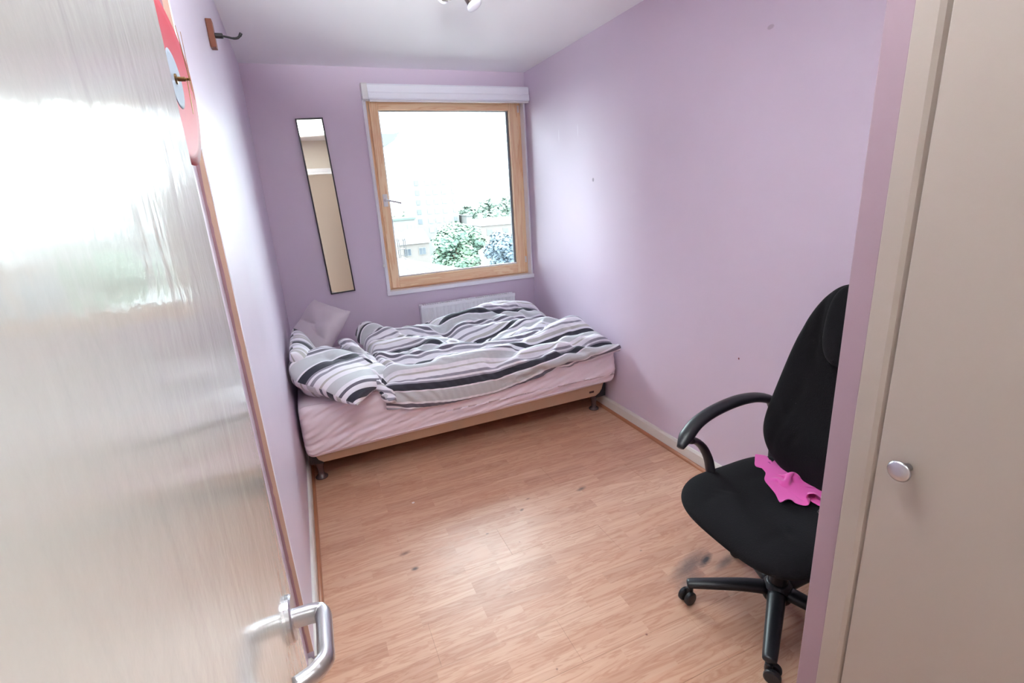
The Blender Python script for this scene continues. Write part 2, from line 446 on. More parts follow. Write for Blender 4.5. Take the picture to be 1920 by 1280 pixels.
# hall beyond
struct('wall_hall', boxes((-.9, -.8, -1.7, -.25, 0, H), (2.1, 2.2, -1.7, -.25, 0, H), (-.9, 2.2, -1.8, -1.7, 0, H)), M_HALL)
struct('ceiling_hall', boxes((-.9, 2.2, -1.8, -.35, H, H + .1)), M_CEIL)
struct('floor_hall', boxes((-.9, 2.2, -1.8, -.25, -.1, 0)), M_FLOOR)

# floor: sub-floor with laminate boards laid on it
fl = struct('floor', boxes((-.3, W + .3, -.25, D + .05, -.12, -.009)), plain('screed', (120, 110, 100), 0.9))
rnd = random.Random(11)
y = -0.25; row = 0; g = 0.00015
while y < D:
    y1 = min(y + 0.193, D)
    x = -0.02 - (row * 0.43) % 1.28
    while x < W:
        xa, xb = max(x, -.02), min(x + 1.28, W)
        if xb - xa > 0.02:
            z = rnd.uniform(-.0002, .0002)
            obj('floor_board', boxes((xa + g, xb - g, y + g, y1 - g, -.009, z)), M_FLOOR, fl, bevel=.0004, seg=1)
        x += 1.28
    y = y1; row += 1

# skirting boards and timber beads
def skirting(name, poly, axis, a, b, mat=M_SKIRT, **k):
    bm = bmesh.new(); prism(bm, poly, axis, a, b); return struct(name, bm, mat, **k)
hb = .082
rp = lambda s, x0: [(x0, .0005), (x0 + s * .016, .0005), (x0 + s * .016, hb - .012), (x0 + s * .010, hb), (x0, hb)]
skirting('baseboard_left', rp(1, 0.0003), 'y', 1.445, D - .001)
skirting('baseboard_left_recess', rp(1, -.0197), 'y', -.165, 1.4445)
skirting('baseboard_right', rp(-1, W - .0003), 'y', .535, D - .001)
bm = bmesh.new(); prism(bm, [(D - .0003, .0005), (D - .016, .0005), (D - .016, hb - .012), (D - .010, hb), (D - .0003, hb)], 'x', .017, W - .017)
struct('baseboard_back', bm, M_SKIRT)
def bead(s, x0, r=.016): return [(x0, .0005), (x0 + s * r, .0005)] + [(x0 + s * r * math.cos(R(a)), .0005 + r * math.sin(R(a))) for a in range(15, 90, 15)] + [(x0, .0005 + r)]
skirting('trim_2', bead(1, .0170), 'y', 1.446, D - .02, M_BEAD)
skirting('trim_3', bead(-1, W - .0170), 'y', .54, D - .02, M_BEAD)

# ------------------------------------------------------------------ window
win = tag(empty('window_1', ((WX0 + WX1) / 2, D, WZ0)), kind='structure')
def wpart(name, bm, mat, parent=win, **k):
    o = obj(name, bm, mat, None, **k)
    if parent is win: o.parent = win; o.matrix_parent_inverse = Matrix.Translation(win.location).inverted()
    else: o.parent = parent
    return o
# white lining of the reveal
lw = .024
wpart('lining', boxes((WX0, WX0 + lw, D - .012, OUT - .05, WZ0 + lw, WZ1 - lw), (WX1 - .014, WX1, D - .012, OUT - .05, WZ0 + lw, WZ1 - lw), (WX0, WX1, D - .012, OUT - .05, WZ1 - lw, WZ1)), M_WHITE, bevel=.002)
wpart('sill', boxes((WX0 - .004, WX1 + .006, D - .022, OUT - .05, WZ0, WZ0 + .032)), M_WHITE, bevel=.003)
# fixed timber frame behind the sash
FX0, FX1, FZ0, FZ1 = .757, 1.967, .833, 2.265
y0, y1 = D + .055, D + .12
wpart('fixed_frame', boxes((FX0, FX0 + .034, y0, y1, FZ0, FZ1), (FX1 - .03, FX1, y0, y1, FZ0, FZ1)), M_WINWOOD_V, bevel=.002)
wpart('fixed_frame', boxes((FX0 + .034, FX1 - .03, y0, y1, FZ0, FZ0 + .012), (FX0 + .034, FX1 - .03, y0, y1, FZ1 - .05, FZ1)), M_WINWOOD_H, bevel=.002)
# sash: two stiles, two rails
SX0, SX1, SZ0, SZ1 = .782, 1.935, .846, 2.215
GX0, GX1, GZ0, GZ1 = .842, 1.862, .925, 2.134
ys0, ys1 = D + .035, D + .095
wpart('stile', boxes((SX0, GX0, ys0, ys1, SZ0, SZ1)), M_WINWOOD_V, bevel=.003)
wpart('stile', boxes((GX1, SX1, ys0, ys1, SZ0, SZ1)), M_WINWOOD_V, bevel=.003)
wpart('rail', boxes((GX0, GX1, ys0, ys1, SZ0, GZ0)), M_WINWOOD_H, bevel=.003)
wpart('rail', boxes((GX0, GX1, ys0, ys1, GZ1, SZ1)), M_WINWOOD_H, bevel=.003)
t = .006
wpart('gasket', boxes((GX0, GX0 + t, ys1 - .03, ys1 - .02, GZ0, GZ1), (GX1 - .016, GX1, ys1 - .03, ys1 - .012, GZ0, GZ1), (GX0 + t, GX1 - .016, ys1 - .03, ys1 - .02, GZ0, GZ0 + t), (GX0 + t, GX1 - .016, ys1 - .03, ys1 - .02, GZ1 - t, GZ1)), M_RUBBER)
wpart('glazing_bead', boxes((GX0, GX0 + .01, ys0 + .018, ys1 - .031, GZ0, GZ1), (GX0 + .01, GX1, ys0 + .018, ys1 - .031, GZ0, GZ0 + .012)), M_PLASTIC_W, bevel=.001)
wpart('pane', boxes((GX0 + .001, GX1 - .001, ys1 - .019, ys1 - .015, GZ0 + .001, GZ1 - .001)), M_GLASS)
hd = wpart('window_handle', boxes((.796, .830, ys0 - .012, ys0 - .0002, 1.466, 1.556)), M_PLASTIC_W, bevel=.003)
bm = bmesh.new(); lathe(bm, [(.011, 0), (.011, .032), (.009, .036), (0, .036)], (.813, ys0 - .010, 1.512), (0, -1, 0), 20)
h1 = obj('spindle', bm, M_PLASTIC_W, hd, smooth=True)
bm = bmesh.new(); tube(bm, spline([(.813, ys0 - .042, 1.512), (.835, ys0 - .046, 1.508), (.88, ys0 - .046, 1.496), (.922, ys0 - .046, 1.484)]), .0092, 12, (1, .85))
obj('lever', bm, M_PLASTIC_W, hd, smooth=True)
for z in (0.93, 2.12):
    bm = bmesh.new(); lathe(bm, [(0, 0), (.007, 0), (.007, .05), (0, .05)], (SX1 + .009, ys0 + .006, z), (0, 0, 1), 12)
    wpart('hinge', bm, M_PLASTIC_W, smooth=False)
wpart('latch_plate', boxes((FX0 + .035, SX0 - .0008, ys0 + .01, ys0 + .03, 2.11, 2.17)), M_STEEL)
# window_handle parented pieces keep world coordinates
for o in (h1,): pass

# roller blind cassette over the window head, with its bead chain
bl = tag(empty('roller_blind', (1.36, D - .04, 2.18)), 'white rolled-up blind cassette across the top of the window, with a hanging cord', 'blind')
def lp(name, bm, mat, parent, **k):
    """part given in world coordinates"""
    o = obj(name, bm, mat, None, **k); o.parent = parent
    o.matrix_parent_inverse = (Matrix.Translation(parent.location) @ Matrix.Rotation(parent.rotation_euler.z, 4, 'Z')).inverted()
    return o
bm = bmesh.new()
prism(bm, [(D - .0125, 2.182), (D - .088, 2.182), (D - .094, 2.19), (D - .094, 2.222), (D - .088, 2.230), (D - .088, 2.272), (D - .078, 2.284), (D - .0125, 2.284)], 'x', .768, 1.986)
lp('cassette', bm, M_BLIND, bl, bevel=.002)
lp('bottom_bar', boxes((.775, 1.984, D - .083, D - .060, 2.170, 2.1815)), M_PLASTIC_W, bl, bevel=.002)
bm = bmesh.new(); prism(bm, [(D - .0125, 2.182), (D - .090, 2.182), (D - .096, 2.20), (D - .092, 2.276), (D - .080, 2.288), (D - .0125, 2.288)], 'x', .728, .7675)
lp('end_cap', bm, M_PLASTIC_W, bl, bevel=.002)
bm = bmesh.new()
tube(bm, spline([(.737, D - .045, 2.19), (.737, D - .035, 1.8), (.735, D - .03, 1.4), (.730, D - .026, 1.12), (.726, D - .024, 1.075), (.731, D - .02, 1.045)], 6), .0022, 6)
tube(bm, spline([(.751, D - .045, 2.19), (.750, D - .035, 1.8), (.747, D - .03, 1.4), (.744, D - .026, 1.12), (.742, D - .024, 1.075), (.736, D - .02, 1.045)], 6), .0022, 6)
lp('cord', bm, M_PLASTIC_W, bl, smooth=True)
bm = bmesh.new(); lathe(bm, [(0, 0), (.012, 0), (.014, .003), (.014, .012), (.010, .016), (0, .016)], (.734, D - .0125, 1.035), (0, -1, 0), 20)
lp('cord_holder', bm, M_PLASTIC_W, bl, smooth=True)

# ------------------------------------------------------------------ mirror, slightly crooked
mr = empty('wall_mirror', (.388, D - .0015, 1.472)); tag(mr, 'tall narrow black-framed mirror hanging slightly crooked on the lilac wall', 'mirror')
mr.rotation_euler = (0, R(-2.0), 0)
mw, mh, ft = .0885, .603, .009
obj('frame', boxes((-mw, -mw + ft, -.018, 0, -mh, mh), (mw - ft, mw, -.018, 0, -mh, mh), (-mw + ft, mw - ft, -.018, 0, -mh, -mh + ft), (-mw + ft, mw - ft, -.018, 0, mh - ft, mh)), M_BLACK, mr, bevel=.001)
obj('mirror_glass', boxes((-mw + ft, mw - ft, -.012, -.008, -mh + ft, mh - ft)), M_MIRROR, mr)

# ------------------------------------------------------------------ radiator
rd = tag(empty('radiator', (1.365, D - .05, .25)), 'white panel radiator on the wall below the window, behind the bed', 'radiator')
rx0, rx1 = .965, 1.762
bm = bmesh.new()
n = 24; stp = (rx1 - rx0 - .04) / n
prof = []
for i in range(n):
    a = rx0 + .02 + i * stp
    prof += [(a, D - .090), (a + stp * .25, D - .0925), (a + stp * .60, D - .0925), (a + stp * .85, D - .090)]
prof = [(rx0, D - .088)] + prof + [(rx1, D - .088), (rx1, D - .080), (rx0, D - .080)]
prism(bm, prof, 'z', .17, .675)
lp('panel', bm, M_RADI, rd)
lp('end_plate', boxes((rx0 - .004, rx0, D - .092, D - .03, .16, .69)), M_RADI, rd, bevel=.0015)
lp('end_plate', boxes((rx1, rx1 + .004, D - .092, D - .03, .16, .69)), M_RADI, rd, bevel=.0015)
bs = [(rx0 - .004, rx1 + .004, D - .098, D - .086, .676, .702), (rx0 - .004, rx1 + .004, D - .04, D - .03, .692, .702)]
for i in range(40):
    a = rx0 + .01 + i * (rx1 - rx0 - .02) / 40
    bs.append((a, a + .006, D - .086, D - .04, .694, .700))
lp('top_grille', boxes(*bs), M_RADI, rd, bevel=.001)
for xb_ in (1.1, 1.6): lp('bracket', boxes((xb_, xb_ + .03, D - .03, D - .0005, .2, .65)), M_RADI, rd)

# ------------------------------------------------------------------ cloth solver (grids of points, springs, collisions)
def relax(P, V0, lu, lv, iters, goal=None, gk=0.0, coll=None, grav=0.0, bend=0.3, press=0.0, sync=None, damp=0.9, gsched=None):
    P = P.copy(); Vel = np.zeros_like(P)
    cons = [((1, 0), lu, 1.0), ((0, 1), lv, 1.0), ((1, 1), math.hypot(lu, lv), .5), ((1, -1), math.hypot(lu, lv), .5), ((2, 0), 2 * lu, bend), ((0, 2), 2 * lv, bend)]
    if bend > 0.15: cons += [((4, 0), 4 * lu, bend * .5), ((0, 4), 4 * lv, bend * .5)]
    n, m = P.shape[1:3]
    def sl(di, dj):
        a = (slice(None), slice(0, n - di), slice(0, m - dj) if dj >= 0 else slice(-dj, m))
        b = (slice(None), slice(di, n), slice(dj, m) if dj >= 0 else slice(0, m + dj))
        return a, b
    for it in range(iters):
        Q = P + Vel * damp; Q[..., 2] -= grav
        if press:
            du = np.gradient(Q, axis=1); dv = np.gradient(Q, axis=2); N = np.cross(du, dv)
            N[1] *= -1
            Q += press * N / np.maximum(np.sqrt((N ** 2).sum(-1, keepdims=True)), .5 * lu * lv)
        if goal is not None:
            k = gk if gsched is None else gk * gsched(it / iters)
            Q += (goal - Q) * (k if np.isscalar(k) else k)
        for sub in range(3):
            C = np.zeros_like(Q); wt = np.zeros(Q.shape[:3] + (1,))
            for (d, L, s) in cons:
                a, b = sl(*d); df = Q[b] - Q[a]; ln = np.sqrt((df ** 2).sum(-1, keepdims=True)) + 1e-9
                if abs(d[0]) + abs(d[1]) >= 2 and d[0] * d[1] == 0: # bending only resists shortening
                    e = np.minimum(ln - L, 0) * s
                else: e = (ln - L) * s
                c = df / ln * e * 0.5
                C[a] += c; C[b] -= c; wt[a] += 1; wt[b] += 1
            Q += C / wt * 1.6
            if sync: sync(Q)
        if coll: coll(Q)
        Vel = Q - P; P = Q
    return P

# ------------------------------------------------------------------ bed
BX0, BX1, BY0, BY1, BT = .020, 1.972, 2.615, 3.775, .497
bed = tag(empty('bed', (.98, 3.2, 0)), 'double bed base and mattress under a pale pink fitted sheet, below the window', 'bed')
# divan base
by0 = 2.735
bm = bmesh.new()
poly = [(BX0 + .075, .108), (BX1 - .085, .118), (BX1 - .055, .135), (BX1 - .035, .160), (BX1 - .02, .205), (BX0 + .02, .205), (BX0 + .035, .160), (BX0 + .05, .128)]
prism(bm, poly, 'y', by0, 3.74)
lp('divan_base', bm, M_TAN, bed, bevel=.006, smooth=False)
for x0, x1 in ((BX0 - .005, BX0 + .07), (BX1 - .07, BX1 + .003)):
    s = 1 if x0 < 1 else -1; xe = BX0 if s > 0 else BX1
    bm = bmesh.new(); prism(bm, [(xe + s * .004, .21), (xe + s * .004, .105), (xe + s * .076, .100), (xe + s * .066, .14), (xe + s * .05, .172), (xe + s * .03, .195)], 'y', by0 + .004, by0 + .10)
    lp('corner_guard', bm, M_BLKPLAST, bed, bevel=.003)
lp('name_plate', boxes((1.835, 1.872, by0 - .002, by0 + .001, .148, .162)), plain('maker_plate', (70, 50, 46), .4), bed, bevel=.001)
for (x, y) in ((.070, 2.775), (1.900, 2.785), (.070, 3.68), (1.900, 3.68)):
    bm = bmesh.new(); lathe(bm, [(0, .0008), (.034, .0008), (.035, .006), (.030, .012), (.018, .018), (.016, .04), (.019, .07), (.026, .09), (.026, .110), (0, .110)], (x, y, 0), (0, 0, 1), 24)
    lp('leg', bm, M_CLEAR if y < 3 else M_CLEAR, bed, smooth=True)
# mattress with the fitted sheet: cross-section swept along the bed, wrinkled on the front
nx, ns = 260, 60
sec = [(3.70, .215), (3.3, .215), (2.9, .212), (2.70, .206), (2.640, .203), (2.622, .212), (2.612, .26), (2.607, .34), (2.610, .42), (2.618, .47), (2.640, .492), (2.69, .498), (3.1, .5), (3.5, .5), (3.73, .497), (3.77, .47), (3.775, .35), (3.76, .23), (3.70, .215)]
s2 = spline([(0, a, b) for a, b in sec], 10); ns = len(s2)
V = np.zeros((nx, ns, 3))
for i in range(nx):
    u = i / (nx - 1)
    # rounded ends
    e = min(u, 1 - u) * (BX1 - BX0); rr = .045
    k = math.sqrt(max(0, 1 - (1 - min(e / rr, 1)) ** 2)) if e < rr else 1
    x = BX0 + u * (BX1 - BX0)
    for j, p in enumerate(s2):
        yy, z = p.y, p.z
        bot = .052 * u if z < .3 and yy < 2.9 else 0         # hem rides higher toward the right-hand end
        z2 = z + bot * max(0, min(1, (.36 - z) / .15))
        cy, cz = 3.2, .36
        sh = 1 - (1 - k) * .10
        yy = cy + (yy - cy) * (1 - (1 - k) * .055); z2 = cz + (z2 - cz) * (1 - (1 - k) * .22)
        if yy < 2.70 and .22 < z < .492:                      # creases pulled along the front side
            d = z - .30; q = x * 1.0 + 0
            f = fbm(x * 2.2, (z - .12 * x) * 24, 1.0) * .009 + fbm(x * 3.5, (z - .30 * x) * 42, 4.0) * .007 * (1.15 - abs(z - .36) * 4)
            if x < .6: f += math.sin((z - .42 * x) * 150 + fbm(x * 4, z * 4) * 3) * .0040 * (1 - x / .6)
            yy += f
        elif z > .45:
            z2 += fbm(x * 5, yy * 7, 2.0) * .005
        V[i, j] = (x, yy, z2)
me = grid_mesh('mattress', V)
bm = bmesh.new(); bm.from_mesh(me)
bmesh.ops.remove_doubles(bm, verts=bm.verts[:], dist=.0002)
bmesh.ops.holes_fill(bm, edges=[e for e in bm.edges if e.is_boundary], sides=0)
bmesh.ops.recalc_face_normals(bm, faces=bm.faces[:])
lp('mattress', bm, M_SHEET, bed, smooth=True)
# stitched elastic hem of the sheet
bm = bmesh.new()
tube(bm, [(BX0 + .03 + (BX1 - BX0 - .06) * i / 60, 2.6185 + .001 * math.sin(i), .223 + .047 * i / 60 + .0015 * fbm(i * .4, 0)) for i in range(61)], .0035, 8)
lp('sheet_hem', bm, M_SHEET, bed, smooth=True)

# --- duvet
def bed_coll(off=.006, ymax=3.772):
    def f(Q):
        x, y, z = Q[..., 0], Q[..., 1], Q[..., 2]
        top = BT + off; fr = BY0 - off
        # rounded front upper edge
        rr = .03; cy, cz = BY0 + rr, BT - rr
        inside = (y > fr) & (z < top)
        dy, dz = y - fr, top - z
        pushz = inside & (dz <= dy)
        z[pushz] = top
        pushy = inside & (dz > dy); y[pushy] = fr
        np.clip(x, .012, W - .012, out=x); np.minimum(y, ymax, out=y)
    return f
NU, NV = 120, 96
LU, LV = 1.60, 1.66
u = np.linspace(0, 1, NU)[:, None] * np.ones((1, NV)); v = np.linspace(0, 1, NV)[None] * np.ones((NU, 1))
def interp(xs, ys, t): return np.interp(t, xs, ys)
zh = interp([0, .1, .25, .38, .55, .7, .9, 1], [.455, .41, .385, .39, .44, .485, .50, .515], u)
sv = [0, .05, .10, .16, .35, .6, .85, .93, 1]
yy = interp(sv, [2.585, 2.575, 2.600, 2.66, 2.9, 3.24, 3.54, 3.66, 3.74], v)
zt = interp([0, .10, .16, .35, .6, .85, .93, 1], [0, .565, .600, .625, .635, .665, .63, .53], v)
gz = np.where(v < .10, zh + (.565 - zh) * (v / .10) ** .8, zt)
xl = interp([0, .12, .3, .5, .7, .85, 1], [.47, .44, .43, .44, .41, .41, .50], v)
xr = interp([0, .1, .3, .5, .7, 1], [1.965, 1.95, 1.95, 1.92, 1.90, 1.86], v)
gx = xl + (xr - xl) * u
# broad lumps
gz += .035 * np.sin(gx * 5.2 + 1.4) * np.sin((v) * 7.5 + gx * 1.3) * np.clip((v - .1) * 6, 0, 1)
gz += .10 * np.exp(-((gx - .50) / .10) ** 2 - ((yy - 3.45) / .22) ** 2)
gz += .045 * np.exp(-((gx - 1.62) / .22) ** 2 - ((yy - 3.50) / .16) ** 2)
gz -= .05 * np.exp(-((gx - 1.25) / .25) ** 2 - ((yy - 3.2) / .12) ** 2)
gz -= .05 * np.exp(-((gx - 1.80) / .18) ** 2 - ((yy - 3.30) / .14) ** 2)
def ridge(pts, amp, w):
    global gz
    P_ = np.array([(p.x, p.y) for p in spline([(a, b, 0) for a, b in pts], 8)]); d = np.full(gx.shape, 9.0)
    for a, b in zip(P_[:-1], P_[1:]):
        ab = b - a; t_ = np.clip(((gx - a[0]) * ab[0] + (yy - a[1]) * ab[1]) / (ab @ ab), 0, 1)
        d = np.minimum(d, np.hypot(gx - a[0] - t_ * ab[0], yy - a[1] - t_ * ab[1]))
    gz = gz + amp * np.exp(-(d / w) ** 2)
ridge([(1.96, 2.94), (1.65, 2.88), (1.32, 2.74), (1.0, 2.68), (.6, 2.70)], .045, .055)
ridge([(.50, 3.05), (.75, 3.06), (.95, 2.90), (1.2, 2.87), (1.5, 2.96)], .035, .05)
ridge([(.90, 3.55), (1.07, 3.25), (1.30, 3.05), (1.55, 3.00), (1.85, 3.08)], -.055, .05)
ridge([(1.80, 3.58), (1.5, 3.56), (1.2, 3.40), (.95, 3.38), (.6, 3.28)], .04, .06)
ridge([(1.90, 3.20), (1.6, 3.20), (1.35, 3.26), (1.1, 3.30)], .03, .04)
ridge([(.42, 3.62), (.43, 3.25), (.47, 2.95), (.54, 2.72)], .075, .045)
rr_ = random.Random(17)
for _k in range(34):
    x_, y_ = rr_.uniform(.5, 1.8), rr_.uniform(2.68, 3.6); L_ = rr_.uniform(.15, .45); a_ = rr_.gauss(.15 if x_ > 1.1 else -.15, .35)
    sg_ = rr_.choice((-1, 1, 1)); bw_ = rr_.uniform(-.05, .05)
    ridge([(x_ - L_ / 2 * math.cos(a_), y_ - L_ / 2 * math.sin(a_)), (x_, y_ + bw_), (x_ + L_ / 2 * math.cos(a_), y_ + L_ / 2 * math.sin(a_))], sg_ * rr_.uniform(.012, .024), rr_.uniform(.016, .028))
ridge([(1.9, 2.78), (1.5, 2.76), (1.1, 2.62)], -.03, .03)
ed = np.minimum(np.minimum(u, 1 - u) * LU / .09, np.minimum(1 - v, 1) * LV / .08)
ed = np.clip(ed, 0, 1)
bt = np.maximum(.508, 0)
mask = (v > .08)
gz = np.where(mask, bt + (gz - bt) * np.sqrt(np.clip(1 - (1 - ed) ** 2, 0, 1)), gz)
G = np.stack([gx, yy, gz], -1)[None]
rs = np.random.RandomState(7)
def nfield(su, sv_, seed, n=None, m=None):
    n = n or NU; m = m or NV
    r = np.random.RandomState(seed); a = r.randn(su, sv_)
    iu = np.linspace(0, su - 1, n); iv = np.linspace(0, sv_ - 1, m)
    t = np.stack([np.interp(iv, np.arange(sv_), row) for row in a])
    t = np.stack([np.interp(iu, np.arange(su), t[:, j]) for j in range(m)], 1)
    for _ in range(3):
        t[1:-1] = (t[:-2] + t[1:-1] * 2 + t[2:]) / 4; t[:, 1:-1] = (t[:, :-2] + t[:, 1:-1] * 2 + t[:, 2:]) / 4
    return t
# folds start along the length of the bed, swinging diagonally toward the right
ph = (v * 1.0 + .16 * np.sin(u * 3.0 + .5) - .10 * u)
fold = .35 * np.sin(ph * 2 * PI * 6.0 + 2.5 * nfield(5, 4, 3)) + .35 * np.sin(ph * 2 * PI * 10.5 + 3.5 * nfield(6, 5, 5)) + .5 * nfield(6, 22, 1) + .12 * nfield(20, 26, 2)
P0 = G.copy(); P0[..., 2] += (.022 * fold)[None] * ed
P0[..., 1] += .008 * nfield(14, 18, 8)
def dcoll(Q):
    bed_coll(.006)(Q)
D1 = relax(P0, None, LU / (NU - 1), LV / (NV - 1), 220, G, .05, dcoll, .0006, bend=.30, damp=.8, gsched=lambda t: 1 - .75 * t)
DV = D1[0]
UV = np.stack([u * LU, v * LV + .05 * np.sin(u * 4) + .02], -1)
# let the stripes swing near the pillow end, as on a sheet that was pulled round
UV[..., 1] += .55 * np.clip(.22 - u, 0, 1) ** 1.3 * 2.2 * np.clip((v - .25) * 3, 0, 1)
me = grid_mesh('duvet', DV, UV)
dv = obj('duvet', me, M_STRIPE, None, smooth=True)
so = dv.modifiers.new('solid', 'SOLIDIFY'); so.thickness = .006; so.offset = -1
ss = dv.modifiers.new('sub', 'SUBSURF'); ss.levels = 2; ss.render_levels = 2
tag(dv, 'crumpled grey, charcoal and white striped duvet spread over the bed', 'duvet')

# --- pillows: two sheets joined at the seam and blown up, then laid in place
def pillow(name, w, h, press, seed, mat, M4, bendf=None, coll=None, uvflip=False, uvrot=0.0, n=64, m=44, shrink=.96, it=120):
    lu, lv = w / (n - 1), h / (m - 1)
    x = np.linspace(-w / 2, w / 2, n)[:, None] * np.ones((1, m)) * shrink; y = np.linspace(-h / 2, h / 2, m)[None] * np.ones((n, 1)) * shrink
    prof = (1 - (2 * x / w) ** 4) * (1 - (2 * y / h) ** 4)
    z = np.clip(prof, 0, 1) ** .6 * .05
    P = np.stack([np.stack([x, y, z], -1), np.stack([x, y, -z], -1)])
    P[..., 2] += .012 * nfield(9, 7, seed, n, m)[None] * np.array([1, .8])[:, None, None] * (prof > .02)
    P[..., 0] += .004 * nfield(16, 12, seed + 1, n, m)[None]
    def sync(Q):
        for sl_ in ((slice(0, 1), slice(None)), (slice(n - 1, n), slice(None)), (slice(None), slice(0, 1)), (slice(None), slice(m - 1, m))):
            a = (Q[0][sl_] + Q[1][sl_]) / 2; Q[0][sl_] = a; Q[1][sl_] = a
    Q = relax(P, None, lu, lv, it, None, 0, None, 0, bend=.08, press=press, sync=sync, damp=.5)
    c = Q.reshape(-1, 3)
    if bendf: c = bendf(c)
    Mx = np.array(M4)
    c = c @ Mx[:3, :3].T + Mx[:3, 3]
    if coll: c = coll(c)
    Q = c.reshape(2, n, m, 3)
    U = np.stack([(x / shrink + w / 2), (y / shrink + h / 2)], -1)
    if uvflip: U = U[..., ::-1]
    if uvrot: U = np.stack([U[..., 0] * math.cos(uvrot) + U[..., 1] * math.sin(uvrot), U[..., 1] * math.cos(uvrot) - U[..., 0] * math.sin(uvrot)], -1)
    bm = bmesh.new(); uvl = bm.loops.layers.uv.new('UVMap')
    V1 = [[bm.verts.new(Q[0, i, j]) for j in range(m)] for i in range(n)]
    V2 = [[V1[i][j] if (i in (0, n - 1) or j in (0, m - 1)) else bm.verts.new(Q[1, i, j]) for j in range(m)] for i in range(n)]
    for VV, rev in ((V1, False), (V2, True)):
        for i in range(n - 1):
            for j in range(m - 1):
                ij = [(i, j), (i + 1, j), (i + 1, j + 1), (i, j + 1)]
                if rev: ij = ij[::-1]
                try: f = bm.faces.new([VV[a][b] for a, b in ij])
                except ValueError: continue
                for lo, (a, b) in zip(f.loops, ij): lo[uvl].uv = U[a, b] if not rev else (U[a, b][0], U[a, b][1] + .11)
    return obj(name, bm, mat, None, smooth=True, subsurf=1)
def MT(loc, rx=0, ry=0, rz=0, order='XYZ'):
    from mathutils import Euler
    return Matrix.Translation(loc) @ Euler((R(rx), R(ry), R(rz)), order).to_matrix().to_4x4()
def pc(xmin=.012, ymax=D - .012, zmin=BT + .004):
    def f(c):
        c = c.copy()
        # soft flattening against wall and mattress
        for ax, lim, sg in ((0, xmin, 1), (1, ymax, -1), (2, zmin, 1)):
            d = (c[:, ax] - lim) * sg; s = .03
            d2 = np.where(d < s, s * np.exp(np.minimum(d / s - 1, 0)), d)
            c[:, ax] = lim + sg * d2
        return c
    return f
# basis helper: columns are the pillow's long axis, short axis and face normal in the room
def basis(loc, ax, ay):
    ax = Vector(ax).normalized(); ay = Vector(ay); ay = (ay - ax * ay.dot(ax)).normalized(); az = ax.cross(ay)
    m4 = Matrix.Identity(4)
    for i in range(3): m4[i][0] = ax[i]; m4[i][1] = ay[i]; m4[i][2] = az[i]; m4[i][3] = loc[i]
    return m4
p1 = pillow('pillow', .50, .38, .00010, 21, M_PILLOW, basis((.155, 3.52, .660), (-.62, -.28, -.73), (.186, -.28, -.064)), coll=pc(.012, D - .012))
tag(p1, 'plain pale grey-lilac pillow propped against the wall in the corner of the bed', 'pillow')
p2 = pillow('pillow', .56, .34, .00009, 33, M_STRIPE3, basis((.095, 2.98, .625), (.03, .98, .03), (-.30, .02, .88)), coll=pc(.012), uvflip=True)
tag(p2, 'beige and white striped pillow pressed upright against the left wall', 'pillow')
p3 = pillow('pillow', .50, .44, .00011, 45, M_STRIPE2, basis((.250, 2.745, .612), (.74, -.53, -.33), (.30, .94, .14)), coll=pc(.010, D, .502), uvflip=True, uvrot=R(18))
tag(p3, 'charcoal and white striped pillow lying tilted at the near corner of the bed', 'pillow')

# twisted corner of the duvet cover between the pillow and the duvet
def twist(pts, r0, seed, k=3):
    pts = spline(pts, 12); n = len(pts); m = 26; r = random.Random(seed)
    V = np.zeros((n, m, 3)); U = np.zeros((n, m, 2)); L = 0
    for i, p in enumerate(pts):
        t = (pts[min(i + 1, n - 1)] - pts[max(i - 1, 0)]).normalized(); a_, b_ = frame_from(t)
        if i: L += (p - pts[i - 1]).length
        e = math.sin(PI * min(1, (i + .5) / 5) / 2) * math.sin(PI * min(1, (n - i - .5) / 5) / 2)
        for j in range(m):
            th = 2 * PI * j / (m - 1)
            q = r0 * e * (1 + .30 * math.cos(k * (th + i * .22)) + .30 * fbm(math.cos(th) * 1.5 + seed, math.sin(th) * 1.5, i * .22))
            V[i, j] = p + (a_ * math.cos(th) + b_ * math.sin(th)) * q; V[i, j, 2] = max(V[i, j, 2], BT + .003) if V[i, j, 1] > BY0 else V[i, j, 2]
            U[i, j] = (L, L * .8 + th * .03)
    return grid_mesh('twisted_corner', V, U)
obj('twisted_corner', twist([(.30, 3.12, .690), (.355, 2.98, .675), (.395, 2.84, .635), (.420, 2.70, .575), (.450, 2.61, .515)], .034, 3), M_STRIPE, dv, smooth=True, subsurf=1)
obj('twisted_corner', twist([(.40, 3.02, .640), (.432, 2.86, .605), (.440, 2.70, .560), (.470, 2.595, .500), (.515, 2.560, .450)], .030, 8, 2), M_STRIPE, dv, smooth=True, subsurf=1)

# ------------------------------------------------------------------ room door, opened against the left wall
dr = tag(empty('door_1', (.10, -.155, 0)), kind='structure')
lp('door_leaf', boxes((.058, .0985, -.155, .590, .008, 1.965)), M_DOOR, dr, bevel=.0015)
hx = .0985; hy, hz = .532, 1.031
bm = bmesh.new()
